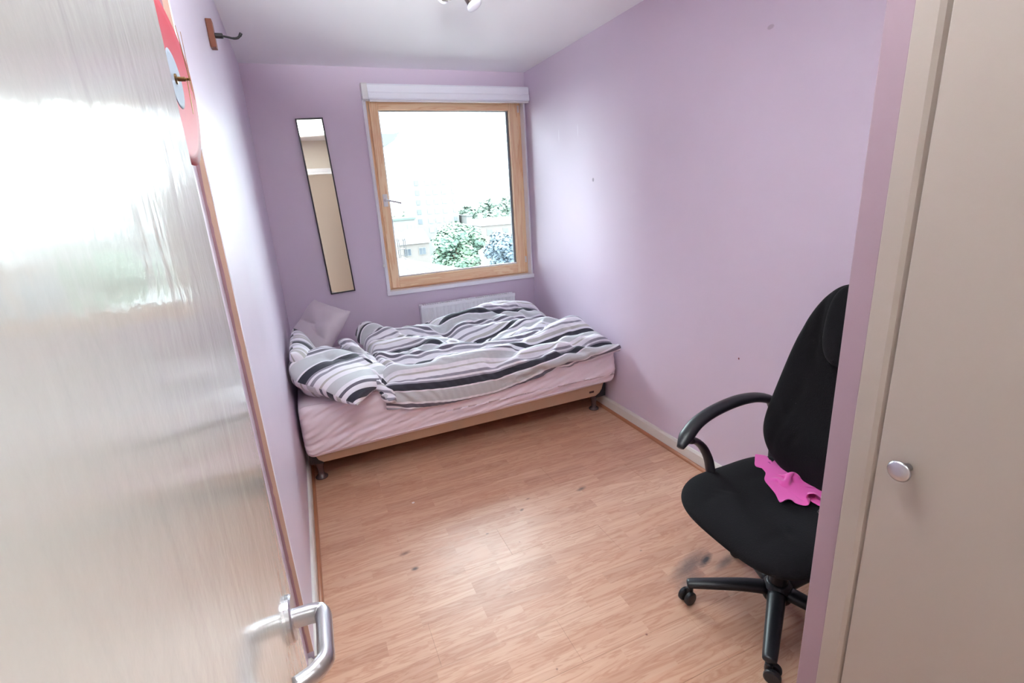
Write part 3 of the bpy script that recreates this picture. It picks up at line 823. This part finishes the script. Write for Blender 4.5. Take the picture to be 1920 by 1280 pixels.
# oval backplate
def oval_plate(bm, x0, x1, cy, cz, ry, rz, seg=40):
    A = []
    for x, k in ((x0, 1), (x1 - .002, 1), (x1, .93)):
        A.append([bm.verts.new((x, cy + ry * k * math.cos(2 * PI * i / seg), cz + rz * k * math.sin(2 * PI * i / seg))) for i in range(seg)])
    bm.faces.new(A[0]); bm.faces.new(A[-1])
    for a, b in zip(A, A[1:]):
        for i in range(seg): bm.faces.new((a[i], a[(i + 1) % seg], b[(i + 1) % seg], b[i]))
    bmesh.ops.recalc_face_normals(bm, faces=bm.faces[:])
oval_plate(bm, hx, hx + .006, hy, hz, .026, .027)
lp('rose', bm, M_STEEL, dr, smooth=False)
bm = bmesh.new()
path = spline([(hx + .004, hy - .002, hz), (hx + .014, hy - .002, hz), (hx + .026, hy - .003, hz), (hx + .0345, hy - .006, hz), (hx + .0378, hy - .013, hz), (hx + .0382, hy - .030, hz), (hx + .0378, hy - .058, hz), (hx + .0372, hy - .074, hz), (hx + .0300, hy - .083, hz), (hx + .022, hy - .089, hz), (hx + .008, hy - .095, hz)], 6)
tube(bm, path, [.0112] * 20 + [.0105] * 30 + [.0100] * 20, 18, (.86, 1.08), (0, 0, 1))
lp('lever_handle', bm, M_STEEL, dr, smooth=True)
for z in (.25, 1.7):
    bm = bmesh.new(); lathe(bm, [(0, 0), (.006, 0), (.006, .09), (0, .09)], (.1035, -.150, z), (0, 0, 1), 12)
    lp('hinge', bm, M_STEEL, dr)

# ------------------------------------------------------------------ built-in cupboard on the right
cb = tag(empty('cupboard', (1.5, .18, 0)), 'tall built-in cupboard with cream door and lilac end strip, at the right by the doorway', 'cupboard')
CX, CY = 1.0, .529
lp('side_panel', boxes((CX + .03, W - .002, CY - .03, CY, .0005, H - .001), (CX, CX + .03, .488, CY, .0005, H - .001)), M_LILACSHADE, cb, bevel=.002)
fb = bmesh.new()
prism(fb, [(CX - .004, .4875), (CX - .004, .457), (CX - .001, .450), (CX + .006, .444), (CX + .03, .444), (CX + .03, .4875)], 'z', .0005, H - .001)
lp('door_frame', fb, M_CREAM, cb, bevel=.0015)
cd = lp('cupboard_door', boxes((CX - .002, CX + .020, -.12, .4434, .02, H - .05)), M_CREAM, cb, bevel=.002)
kb = bmesh.new(); lathe(kb, [(0, 0), (.006, 0), (.006, .016), (.008, .020), (.016, .022), (.0168, .0245), (.014, .027), (.006, .028), (0, .028)], (CX - .002, .398, 1.040), (-1, 0, 0), 28)
ko = obj('knob', kb, M_STEEL, cd, smooth=True)

# ------------------------------------------------------------------ record clock on the wall behind the door
CCY, CCZ = 1.165, 1.728
rc = tag(empty('record_clock', (-.02, CCY, CCZ)), 'red vinyl record wall clock with grey label, half hidden behind the open door', 'clock')
def red_vinyl():
    m = M('red_vinyl', (176, 52, 68), 0.5); m.set('Specular IOR Level', 0.3)
    g = m.n('ShaderNodeTexCoord'); 
    ln = m.n('ShaderNodeVectorMath', operation='LENGTH'); mp = m.n('ShaderNodeMapping'); mp.inputs['Scale'].default_value = (0, 1, 1)
    m.l(g.outputs['Object'], mp.inputs['Vector']); m.l(mp.outputs[0], ln.inputs[0])
    w = m.math('SINE', m.math('MULTIPLY', ln.outputs['Value'], 2500.0))
    m.normal(m.bump(w, .12, .0005)); return m.m
def disc(name, r0, r1, x, th, mat, warp=.004, parent=rc, seg=96):
    bm = bmesh.new(); rings = []
    for side in (0, 1):
        for k in range(7):
            rr = r0 + (r1 - r0) * k / 6; ring = []
            for i in range(seg):
                a = 2 * PI * i / seg
                wx = warp * (rr / .15) ** 2 * (math.cos(2 * a + .6) + .6 * math.sin(3 * a)) + .03 * rr * math.cos(a)
                ring.append(bm.verts.new((x + wx + (th if side else 0), rr * math.cos(a), rr * math.sin(a))))
            rings.append(ring)
    def q(a, b):
        for i in range(seg): bm.faces.new((a[i], a[(i + 1) % seg], b[(i + 1) % seg], b[i]))
    for k in range(6): q(rings[k], rings[k + 1]); q(rings[7 + k], rings[8 + k])
    q(rings[6], rings[13]); q(rings[0], rings[7])
    bmesh.ops.recalc_face_normals(bm, faces=bm.faces[:])
    return obj(name, bm, mat, parent, smooth=True)
disc('vinyl_record', .004, .1505, .038, .0016, red_vinyl())
disc('label_disc', .004, .050, .0398, .0004, plain('grey_label', (150, 158, 176), .55))
obj('clock_movement', boxes((.0005, .034, -.028, .028, -.028, .028)), M_BLKPLAST, rc, bevel=.003)
bm = bmesh.new(); lathe(bm, [(0, -.006), (.0035, -.006), (.0035, 0), (.009, 0), (.009, .003), (.004, .004), (.004, .016), (.0025, .016), (.0025, .024), (0, .024)], (.040, 0, 0), (1, 0, 0), 16)
obj('spindle', bm, M_DKBRASS, rc, smooth=False)
def hand(name, ang, L, w, x, tail=.0, bend=0.0):
    bm = bmesh.new(); a = R(ang); dy, dz = math.sin(a), math.cos(a); py, pz = dz, -dy
    pts = [(-tail, w * .5), (0, w), (L * .7, w * .8), (L, w * .2)]
    A = [(s * dy + q * py, s * dz + q * pz, x + bend * max(s, 0) ** 2 / .01) for s, q in pts] + [(s * dy - q * py, s * dz - q * pz, x + bend * max(s, 0) ** 2 / .01) for s, q in reversed(pts)]
    f = [bm.verts.new((c, a_, b_)) for a_, b_, c in A]; b = [bm.verts.new((c + .0008, a_, b_)) for a_, b_, c in A]
    bm.faces.new(f); bm.faces.new(b[::-1]); k = len(A)
    for i in range(k): bm.faces.new((f[i], f[(i + 1) % k], b[(i + 1) % k], b[i]))
    bmesh.ops.recalc_face_normals(bm, faces=bm.faces[:])
    return obj(name, bm, M_BRASS, rc)
hand('minute_hand', -10, .085, .0042, .062, .02, -.0028)
hand('hour_hand', 190, .062, .0042, .058, .0, -.0024)
hand('second_hand', 4, .080, .0008, .0635, .035)

# ------------------------------------------------------------------ coat hook
hk = tag(empty('coat_hook', (0, 2.25, 2.10)), 'black curved coat hook on a brown wooden block, high on the left wall', 'hook')
obj('wood_block', boxes((.0003, .020, -.022, .022, -.042, .048)), M_HOOKWOOD, hk, bevel=.002)
bm = bmesh.new(); lathe(bm, [(0, .019), (.008, .019), (.009, .022), (.009, .044), (.007, .046), (0, .046)], (0, 0, 0), (1, 0, 0), 16)
obj('socket', bm, M_IRON, hk, smooth=False)
bm = bmesh.new(); tube(bm, spline([(.044, 0, 0), (.060, 0, -.003), (.078, 0, -.006), (.092, 0, -.004), (.101, 0, .004), (.106, 0, .012)], 5), [.0035] * 10 + [.0042] * 10 + [.0055] * 6, 10)
obj('prong', bm, M_IRON, hk, smooth=True)

# ------------------------------------------------------------------ ceiling spotlights
sp = tag(empty('ceiling_spotlights', (.95, 1.98, H)), 'spotlight fitting with brushed metal heads on the white ceiling', 'lamp')
bm = bmesh.new(); lathe(bm, [(0, 0), (.075, 0), (.075, -.012), (.060, -.024), (0, -.026)], (0, 0, -.0005), (0, 0, 1), 40)
obj('ceiling_plate', bm, M_STEEL, sp, smooth=False, bevel=.001)
def spot(p, d, nm='spot_head'):
    d = Vector(d).normalized(); bm = bmesh.new()
    lathe(bm, [(0, -.050), (.016, -.050), (.022, -.044), (.023, .020), (.0235, .024)], p, d, 28)
    s = obj(nm, bm, plain('satin_nickel', (150, 138, 130), .3, Metallic=1.0), sp, smooth=True)
    bm = bmesh.new(); lathe(bm, [(0, .022), (.030, .022), (.032, .026), (.031, .032), (.02, .036), (0, .037)], p, d, 28)
    obj('lamp_glass', bm, plain('frosted_lens', (225, 225, 235), .3), s, smooth=True)
    bm = bmesh.new(); tube(bm, spline([Vector(p) - d * .03, Vector(p) * .6 + Vector((0, 0, -.005)), Vector((p[0] * .35, p[1] * .35, -.018))], 5), .005, 10)
    obj('arm', bm, M_STEEL, sp, smooth=True)
spot((.000, .125, -.165), (.35, -.30, -.8))
spot((-.09, .14, -.15), (-.30, .75, .15))
spot((-.02, -.15, -.12), (0, -.7, -.6))

# ------------------------------------------------------------------ office chair (faces the left wall)
ch = tag(empty('office_chair', (1.53, .98, 0)), 'black fabric swivel office chair with plastic armrests on a five-star base, behind the cupboard', 'chair')
ox, oy = 1.53, .98
def cushion(w, d, t, nu=44, nv=44, pw=3.2, dish=0.0, edge=.5):
    """superellipse slab: returns list of (x,y,z) top and bottom rows; x depth, y width"""
    rows = []
    for i in range(nv + 1):
        pass
def slab(name, mat, parent, w, d, ztop, zbot, loc, rot=None, pw=3.0, nr=14, ns_=72, taper=0.0, grooves=()):
    bm = bmesh.new(); rings = []
    def pt(a, k):
        c, s = math.cos(a), math.sin(a)
        x = d / 2 * k * math.copysign(abs(c) ** (2 / pw), c); y = w / 2 * k * math.copysign(abs(s) ** (2 / pw), s)
        y *= 1 + taper * (x / (d / 2))
        return x, y
    def G_(x, y):
        return sum(-g[2] * math.exp(-((g[0](x, y)) / g[1]) ** 2) for g in grooves)
    top = []
    c0 = bm.verts.new((0, 0, ztop(0, 0) + G_(0, 0)))
    ks = [math.sin(PI / 2 * (i + 1) / nr) for i in range(nr)]
    for k in ks:
        e = max(0, 1 - k) ; r = []
        for i in range(ns_):
            x, y = pt(2 * PI * i / ns_, k); f = (1 - k ** 8) ** .5
            zt_, zb_ = ztop(x, y), zbot(x, y); mid = (zt_ * .45 + zb_ * .55)
            r.append(bm.verts.new((x, y, mid + (zt_ - mid) * f + G_(x, y) * f)))
        top.append(r)
    bot = []
    for k in ks[:-1]:
        r = []
        for i in range(ns_):
            x, y = pt(2 * PI * i / ns_, k); f = (1 - k ** 8) ** .5
            zt_, zb_ = ztop(x, y), zbot(x, y); mid = (zt_ * .45 + zb_ * .55)
            r.append(bm.verts.new((x, y, mid + (zb_ - mid) * f)))
        bot.append(r)
    bot.append(top[-1]); c1 = bm.verts.new((0, 0, zbot(0, 0)))
    for rr, c in ((top, c0), (bot, c1)):
        for i in range(ns_): bm.faces.new((c, rr[0][i], rr[0][(i + 1) % ns_]))
        for a, b in zip(rr, rr[1:]):
            for i in range(ns_): bm.faces.new((a[i], a[(i + 1) % ns_], b[(i + 1) % ns_], b[i]))
    bmesh.ops.recalc_face_normals(bm, faces=bm.faces[:])
    if rot is not None: bmesh.ops.transform(bm, matrix=Matrix.Translation(loc) @ rot, verts=bm.verts[:])
    else: bmesh.ops.translate(bm, vec=loc, verts=bm.verts[:])
    return obj(name, bm, mat, parent, smooth=True, subsurf=1)
# seat: local x is depth (front at -x), y is width
seat_top = lambda x, y: .052 - .018 * math.exp(-((x - .02) / .13) ** 2 - (y / .14) ** 2) - .030 * max(0, (-x - .10) / .14) ** 2 * 1.0 + .012 * abs(y / .25) ** 2 + .022 * max(0, x / .25)
seat_bot = lambda x, y: -.028 + .014 * abs(y / .25) ** 2 - .012 * max(0, (-x - .10) / .14) ** 2
slab('seat', M_FABRIC, ch, .53, .50, seat_top, seat_bot, (-.058, -.015, .430), Matrix.Rotation(R(-2), 4, 'Z'), pw=3.8,
     grooves=[(lambda x, y: abs(y) - .135 - .1 * x, .006, .006), (lambda x, y: (x - .10) if abs(y) < .14 else 1, .006, .004)])
seatpan = lambda x, y: -.031
slab('seat_pan', M_BLKPLAST, ch, .44, .40, lambda x, y: -.028, lambda x, y: -.045, (-.05, -.015, .435), None, pw=3.0)
# back: cushion leaning back; local x (depth of slab outline) is height
rotb = Matrix(((math.sin(R(8)), 0, -math.cos(R(8)), 0), (0, 1, 0, 0), (math.cos(R(8)), 0, math.sin(R(8)), 0), (0, 0, 0, 1)))
bt_ = lambda x, y: .045 + .020 * abs(y / .2) ** 2 - .014 * math.exp(-((x - .05) / .2) ** 2) + .020 * math.exp(-((x + .20) / .08) ** 2)
bb_ = lambda x, y: -.022 + .03 * abs(y / .2) ** 2
slab('backrest', M_FABRIC, ch, .385, .70, bt_, bb_, (.170, -.012, .812), rotb, pw=2.7, taper=-.30,
     grooves=[(lambda x, y: abs(y) - .085 + .22 * (x - .06) * (1 if x < .06 else 0), .006, .010), (lambda x, y: x - .165 - .35 * (abs(y) - .1), .006, .009), (lambda x, y: (x + .14) if abs(y) > .12 else 1, .006, .007), (lambda x, y: (x + .20) if abs(y) < .13 else 1, .006, .009)])
slab('headrest_pad', M_FABRIC, ch, .15, .26, lambda x, y: .034, lambda x, y: 0.0, (.165, -.030, 1.035), rotb, pw=2.6)
slab('back_shell', M_BLKPLAST, ch, .34, .60, lambda x, y: -.018 + .03 * abs(y / .2) ** 2, lambda x, y: -.034 + .03 * abs(y / .2) ** 2, (.180, -.012, .828), rotb, pw=2.5, taper=-.28)
bm = bmesh.new(); tube(bm, spline([(.235, -.012, .72), (.24, -.012, .55), (.20, -.012, .42), (.10, -.012, .385), (.0, -.012, .39)], 6), .028, 12, (1, .35), (0, 1, 0))
obj('back_bracket', bm, M_BLKPLAST, ch, smooth=True)
def arm(s):
    yy_ = .245 * s if s > 0 else -.272
    bm = bmesh.new()
    X = lambda x: x - ox + (0 if s > 0 else .07)
    pad = spline([(X(1.262), yy_ - .03 * s, .622), (X(1.30), yy_ - .015 * s, .648), (X(1.36), yy_, .680), (X(1.44), yy_ + .003, .706), (X(1.54), yy_, .722), (X(1.63), yy_, .716), (X(1.70), yy_ - .005 * s, .694), (X(1.722), yy_ - .008 * s, .66)], 5)
    k = len(pad)
    rad = [.012 + .012 * min(1, i / 5) if i < 6 else (.024 - .003 * max(0, (i - 20) / 15)) for i in range(k)]
    tube(bm, pad, rad, 16, (1.1, .78), (0, 0, 1))
    o = obj('armrest', bm, M_BLKPLAST, ch, smooth=True)
    bm = bmesh.new()
    tube(bm, spline([(X(1.315), yy_ - .012 * s, .628), (X(1.355), yy_, .61), (X(1.392), yy_, .575), (X(1.412), yy_ - .01 * s, .525), (X(1.415), yy_ - .025 * s, .47), (X(1.42), yy_ - .06 * s, .418), (X(1.45), yy_ - .13 * s, .402)], 5), .018, 14, (1.15, .7), None)
    obj('arm_post', bm, M_BLKPLAST, o, smooth=True)
    bm = bmesh.new()
    tube(bm, spline([(X(1.722), yy_ - .008 * s, .675), (X(1.728), yy_ - .012 * s, .60), (X(1.722), yy_ - .022 * s, .52), (X(1.69), yy_ - .05 * s, .435), (X(1.62), yy_ - .10 * s, .402)], 5), .017, 14, (1.1, .6), None)
    obj('arm_upright', bm, M_BLKPLAST, o, smooth=True)
arm(1); arm(-1)
bm = bmesh.new(); lathe(bm, [(0, .06), (.030, .06), (.030, .20), (.024, .21), (.024, .24), (.014, .245), (.014, .37), (0, .37)], (0, 0, 0), (0, 0, 1), 28)
obj('gas_lift', bm, M_BLKPLAST, ch, smooth=False, bevel=.001)
obj('tilt_mechanism', boxes((-.12, .10, -.065, .045, .355, .405)), M_BLKPLAST, ch, bevel=.012, seg=3)
bm = bmesh.new(); tube(bm, spline([(-.02, .03, .375), (-.02, .14, .37), (-.02, .22, .365)], 4), .005, 8); tube(bm, [(-.02, .2, .366), (-.02, .25, .362)], .010, 8)
obj('height_lever', bm, M_BLKPLAST, ch, smooth=True)
bm = bmesh.new(); lathe(bm, [(0, .062), (.045, .062), (.050, .075), (.048, .115), (.036, .130), (0, .130)], (0, 0, 0), (0, 0, 1), 28)
hub = obj('base_hub', bm, M_BLKPLAST, ch, smooth=False, bevel=.003)
for k in range(5):
    a = R(180 - 36 + 72 * k); dx, dy = math.cos(a), math.sin(a)
    pts = spline([(dx * .035, dy * .035, .100), (dx * .12, dy * .12, .098), (dx * .21, dy * .21, .088), (dx * .285, dy * .285, .078), (dx * .303, dy * .303, .074)], 4)
    kk = len(pts); bm = bmesh.new(); tube(bm, pts, [.030 - .011 * i / (kk - 1) if i < kk - 2 else (.018 if i < kk - 1 else .011) for i in range(kk)], 14, (1.0, .72), (0, 0, 1))
    lg = obj('base_leg', bm, M_BLKPLAST, ch, smooth=True)
    bm = bmesh.new(); t_ = a + R(40 + 50 * k); tx, ty = math.cos(t_), math.sin(t_); cxx, cyy = dx * .292 + tx * .012, dy * .292 + ty * .012
    nx_, ny_ = -ty, tx
    for sgn in (-1, 1):
        c = (cxx + nx_ * .006 * sgn, cyy + ny_ * .006 * sgn, .026)
        lathe(bm, [(0, 0), (.021, 0), (.0252, .004), (.0252, .014), (.020, .018), (.008, .019), (0, .019)], c, (nx_ * sgn, ny_ * sgn, 0), 26)
    lathe(bm, [(0, .03), (.012, .03), (.012, .060), (.006, .062), (.006, .072), (0, .072)], (dx * .292, dy * .292, 0), (0, 0, 1), 16)
    obj('caster', bm, M_BLKPLAST, lg, smooth=False, bevel=.001)

# pink cloth crumpled on the seat
nq, mq = 30, 30; Lq = .32
uq = np.linspace(0, 1, nq)[:, None] * np.ones((1, mq)); vq = np.linspace(0, 1, mq)[None] * np.ones((nq, 1))
seatz = lambda x, y: .435 + .055 - .018 * np.exp(-((x - ox + .062 - .02) / .13) ** 2 - ((y - oy + .015) / .14) ** 2)
gx = 1.615 - (vq - .5) * .11 + (uq - .5) * .11
gy = 1.0 - (vq - .5) * .21 - (uq - .5) * .10 + .02 * nfield(4, 4, 99, nq, mq)
gz = seatz(gx, gy) + .045 + .03 * nfield(5, 5, 91, nq, mq) + .02 * np.sin(vq * 13 + uq * 4)
Gq = np.stack([gx, gy, gz], -1)[None]
Pq = Gq.copy(); Pq[..., 2] += .035 * nfield(6, 6, 92, nq, mq); Pq[..., 0] += .02 * nfield(5, 5, 93, nq, mq); Pq[..., 1] += .02 * nfield(5, 5, 94, nq, mq)
def qc(Q):
    zmin = seatz(Q[..., 0], Q[..., 1]) + .006
    np.maximum(Q[..., 2], zmin, out=Q[..., 2]); np.minimum(Q[..., 0], 1.70, out=Q[..., 0])
Qq = relax(Pq, None, Lq / (nq - 1), Lq / (mq - 1), 140, Gq, .03, qc, .0008, bend=.25, damp=.8, gsched=lambda t: 1 - .85 * t)
pk = obj('pink_cloth', grid_mesh('pink_cloth', Qq[0]), M_PINK, None, smooth=True)
so = pk.modifiers.new('solid', 'SOLIDIFY'); so.thickness = .003; so.offset = 0
s_ = pk.modifiers.new('sub', 'SUBSURF'); s_.levels = 2; s_.render_levels = 2
tag(pk, 'bright pink cloth crumpled on the seat of the black office chair', 'cloth')

# crumb on the floor
bm = bmesh.new(); bmesh.ops.create_icosphere(bm, subdivisions=1, radius=.008, matrix=Matrix.Translation((.492, 2.264, .003)) @ Matrix.Diagonal((1.1, .8, .4, 1)))
tag(obj('paper_scrap', bm, plain('scrap_white', (236, 230, 228), .8), None), 'tiny white scrap lying on the wooden floor in front of the bed', 'scrap')

# ------------------------------------------------------------------ the view outside
def at(a, b, Y): return Vector((.1845 + a * Y, Y, 1.483 + b * Y))
GZ = -14.0
gr = tag(obj('ground', boxes((-150, 250, 6, 420, GZ - .5, GZ)), plain('street_ground', (140, 140, 136), .9, var=.1)), kind='structure')
M_CONC = plain('pale_concrete', (82, 81, 80), .8, var=.03)
M_BRICKW = plain('pale_brick', (80, 73, 71), .85, var=.06)
M_SLATE = plain('slate_roof', (64, 61, 65), .8, var=.08)
M_WINDK = plain('window_dark', (44, 48, 56), .2)
M_WINMID = plain('window_curtained', (77, 78, 80), .3)
def lpo(name, bm, mat, parent, **k): return lp(name, bm, mat, parent, **k)
tb = tag(empty('tower_block', (36, 140, GZ)), 'pale high-rise tower block seen through the window in the distance', 'building')
Y = 140; x0, x1 = at(.214, 0, Y).x, at(.304, 0, Y).x; zt_ = at(0, .047, Y).z
lpo('tower_wall', boxes((x0, x1, Y, Y + 14, GZ, zt_)), M_CONC, tb)
lpo('plant_room', boxes((x0 + 3, x0 + 8, Y + 3, Y + 9, zt_, zt_ + 2.4)), M_CONC, tb)
nf = 7
for f in range(nf):
    z = zt_ - 1.6 - f * 2.55
    for cx_, w_, mt in ((x0 + 1.3, 1.1, M_WINDK), (x0 + 4.3, 1.3, M_WINMID), (x0 + 6.4, 1.3, M_WINMID), (x0 + 8.8, 1.3, M_WINMID), (x1 - 1.1, .7, M_WINDK if f > 3 else M_WINMID)):
        lpo('tower_window', boxes((cx_ - w_ / 2, cx_ + w_ / 2, Y - .12, Y - .01, z - .65, z + .65)), mt, tb)
lf = tag(empty('flat_block', (20, 118, GZ)), 'long low flat-roofed block left of the tower, beyond the houses', 'building')
Y = 118; x0, x1 = at(.10, 0, Y).x, at(.2125, 0, Y).x
lpo('block_wall', boxes((x0, x1, Y, Y + 12, GZ, at(0, -.032, Y).z)), M_CONC, lf)
lpo('roof_edge', boxes((x0 - .2, x1 + .2, Y - .3, Y + 12, at(0, -.032, Y).z, at(0, -.028, Y).z)), plain('roof_edge_grey', (52, 60, 58), .7), lf)
for a, b in ((.200, -.046), (.200, -.058), (.207, -.047), (.207, -.058), (.185, -.046), (.175, -.047)):
    c = at(a, b, Y); lpo('block_window', boxes((c.x - .4, c.x + .4, Y - .1, Y - .01, c.z - .55, c.z + .55)), M_WINMID, lf)
rw = tag(empty('flat_wing', (43, 136, GZ)), 'low pale wing joining the right side of the tower block', 'building')
Y = 136; x0, x1 = at(.3055, 0, 140).x + .7, at(.332, 0, Y).x
lpo('wing_wall', boxes((x0, x1, Y, Y + 8, GZ, at(0, -.034, Y).z)), M_CONC, rw)
lpo('roof_edge', boxes((x0 - .1, x1 + .2, Y - .3, Y + 8, at(0, -.034, Y).z, at(0, -.0315, Y).z)), plain('roof_edge_grey_two', (60, 63, 62), .7), rw)
def house(name, label, a0, a1, br, be, Y, dep, gable):
    h = tag(empty(name, (at(a0, 0, Y).x, Y, GZ)), label, 'building')
    xa, xb = at(a0, 0, Y).x, at(a1, 0, Y).x; zr, ze = at(0, br, Y + dep / 2).z, at(0, be, Y).z
    lpo('house_wall', boxes((xa, xb, Y, Y + dep, GZ, ze)), M_BRICKW, h)
    bm = bmesh.new(); ov = .3
    if gable == 'x':      # ridge runs along x
        prism(bm, [(Y - ov, ze), (Y + dep / 2, zr), (Y + dep + ov, ze)], 'x', xa - ov, xb + ov)
    lpo('house_roof', bm, M_SLATE, h)
    k = max(2, int((xb - xa) / 2.6))
    for i in range(k):
        cx_ = xa + (i + .5) * (xb - xa) / k
        for z in (ze - 1.2, ze - 3.8):
            f = lpo('house_window', boxes((cx_ - .55, cx_ + .55, Y - .08, Y - .005, z - .55, z + .55)), M_CONC, h)
            obj('window_glass', boxes((cx_ - .47, cx_ - .04, Y - .1, Y - .085, z - .47, z + .47), (cx_ + .04, cx_ + .47, Y - .1, Y - .085, z - .47, z + .47)), M_WINDK, f)
    lpo('chimney', boxes((xa + 1.0, xa + 1.7, Y + dep / 2 - .4, Y + dep / 2 + .4, ze, zr + .9)), M_BRICKW, h)
    return h
house('terraced_house', 'brick house with grey pitched roof behind the near roof, left of the big tree', .176, .236, -.050, -.079, 76, 9, 'x')
house('gabled_house', 'pale house with long slate roof right of the big tree', .350, .46, -.040, -.056, 86, 8, 'x')
# near flat roof below the window
nr_ = tag(empty('near_roof', (8, 38, GZ)), 'flat pale roof with seams just below, at the lower left of the window view', 'building')
zr = -3.6
bm = bmesh.new(); prism(bm, [(2.0, 22), (8.6, 24.0), (11.3, 36.5), (8.4, 49.5), (2.0, 49.5)], 'z', zr - .5, zr)
lpo('roof_slab', bm, plain('pale_felt_roof', (66, 66, 67), .8, var=.03), nr_)
lpo('building_wall', boxes((2.2, 8.0, 25, 49, GZ, zr - .5)), M_BRICKW, nr_)
for i in range(5):
    bm = bmesh.new(); xx = 3.2 + i * 1.5; prism(bm, [(xx, 24), (xx + .12, 24), (xx + .12 - 0.2, 48.5), (xx - .2, 48.5)], 'z', zr, zr + .06)
    lpo('roof_seam', bm, M_SLATE, nr_)
# fire escape
fe = tag(empty('fire_escape', (13, 70, GZ)), 'dark metal fire escape stair tower beside the brick house', 'stairs')
Y = 70; xa, xb = at(.176, 0, Y).x, at(.188, 0, Y).x
lpo('post', boxes(*[(x - .05, x + .05, y - .05, y + .05, GZ, -3.2) for x in (xa, xb) for y in (Y, Y + 1.2)]), M_IRON, fe)
for i in range(7):
    z = -3.4 - i * 1.3
    lpo('landing', boxes((xa, xb, Y - .1, Y + 1.3, z, z + .08), (xa, xb, Y - .1, Y - .04, z + .5, z + .55)), M_IRON, fe)
# neighbouring wing of our own building with a canopy
cw = tag(empty('neighbour_wing', (0, 12, GZ)), 'grey canopy jutting from the neighbouring wing, at the upper left of the window view', 'building')
lpo('wing_wall', boxes((-4.0, 1.1, 11, 16, GZ, 5.0)), M_BRICKW, cw)
bm = bmesh.new(); A = [(1.1, 2.55), (1.1, 2.95), (2.45, 2.95), (2.56, 2.99), (2.40, 2.80), (2.10, 2.67)]
prism(bm, A, 'y', 11.6, 12.6)
lpo('canopy', bm, plain('canopy_grey', (40, 50, 60), .6), cw)

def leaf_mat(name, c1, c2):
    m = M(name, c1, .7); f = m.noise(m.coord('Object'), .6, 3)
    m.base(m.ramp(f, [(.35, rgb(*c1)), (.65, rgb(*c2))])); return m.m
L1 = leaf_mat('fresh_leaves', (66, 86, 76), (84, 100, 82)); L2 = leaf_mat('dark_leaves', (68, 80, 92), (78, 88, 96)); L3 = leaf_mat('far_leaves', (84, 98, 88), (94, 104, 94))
M_BARK = plain('bark', (110, 95, 82), .9, 20, .5, .02)
def tree(name, label, c, rx, rz, mat, nleaf, seed, ls, group=None):
    t = tag(empty(name, (c.x, c.y, GZ)), label, 'tree', group)
    r = random.Random(seed); bm = bmesh.new()
    blobs = []
    for i in range(34):
        a = r.uniform(0, 2 * PI); h = r.uniform(-.85, .9); rad = math.sqrt(max(0.02, 1 - h * h)) * r.uniform(.35, .85)
        blobs.append((Vector((rad * math.cos(a) * rx, rad * math.sin(a) * rx, h * rz * .8)), r.uniform(.24, .40) * rx))
    for k in range(nleaf):
        b, br_ = blobs[r.randrange(len(blobs))]
        d = Vector((r.gauss(0, 1), r.gauss(0, 1), r.gauss(0, 1))).normalized() * br_ * r.uniform(.6, 1.05)
        p = c + b + d; n_ = (d.normalized() + Vector((r.uniform(-.6, .6), r.uniform(-.6, .6), r.uniform(-.2, .8)))).normalized()
        u_, v_ = frame_from(n_); s = ls * r.uniform(.6, 1.3)
        vs = [bm.verts.new(p + u_ * s), bm.verts.new(p + v_ * s * .6), bm.verts.new(p - u_ * s), bm.verts.new(p - v_ * s * .6)]
        bm.faces.new(vs)
    f = lpo('foliage', bm, mat, t)
    f['kind'] = 'stuff'
    bm = bmesh.new(); tube(bm, [(c.x, c.y, GZ), (c.x + .1, c.y, GZ + (c.z - GZ) * .5), (c.x, c.y, c.z + rz * .3)], [rx * .09, rx * .07, rx * .03], 8)
    for i in range(6):
        a = i * 1.05; tube(bm, [(c.x, c.y, c.z - rz * .7), (c.x + math.cos(a) * rx * .5, c.y + math.sin(a) * rx * .5, c.z + rz * r.uniform(-.2, .4))], [rx * .04, rx * .015], 6)
    lpo('trunk', bm, M_BARK, t)
tree('broadleaf_tree', 'large fresh green tree in the middle of the window view', at(.292, -.098, 60), 3.6, 3.0, L1, 12000, 5, .27)
tree('broadleaf_tree', 'dark bluish tree at the right edge of the window view, before the slate roof', at(.402, -.112, 55), 2.4, 2.4, L2, 9000, 6, .25)
k = 0
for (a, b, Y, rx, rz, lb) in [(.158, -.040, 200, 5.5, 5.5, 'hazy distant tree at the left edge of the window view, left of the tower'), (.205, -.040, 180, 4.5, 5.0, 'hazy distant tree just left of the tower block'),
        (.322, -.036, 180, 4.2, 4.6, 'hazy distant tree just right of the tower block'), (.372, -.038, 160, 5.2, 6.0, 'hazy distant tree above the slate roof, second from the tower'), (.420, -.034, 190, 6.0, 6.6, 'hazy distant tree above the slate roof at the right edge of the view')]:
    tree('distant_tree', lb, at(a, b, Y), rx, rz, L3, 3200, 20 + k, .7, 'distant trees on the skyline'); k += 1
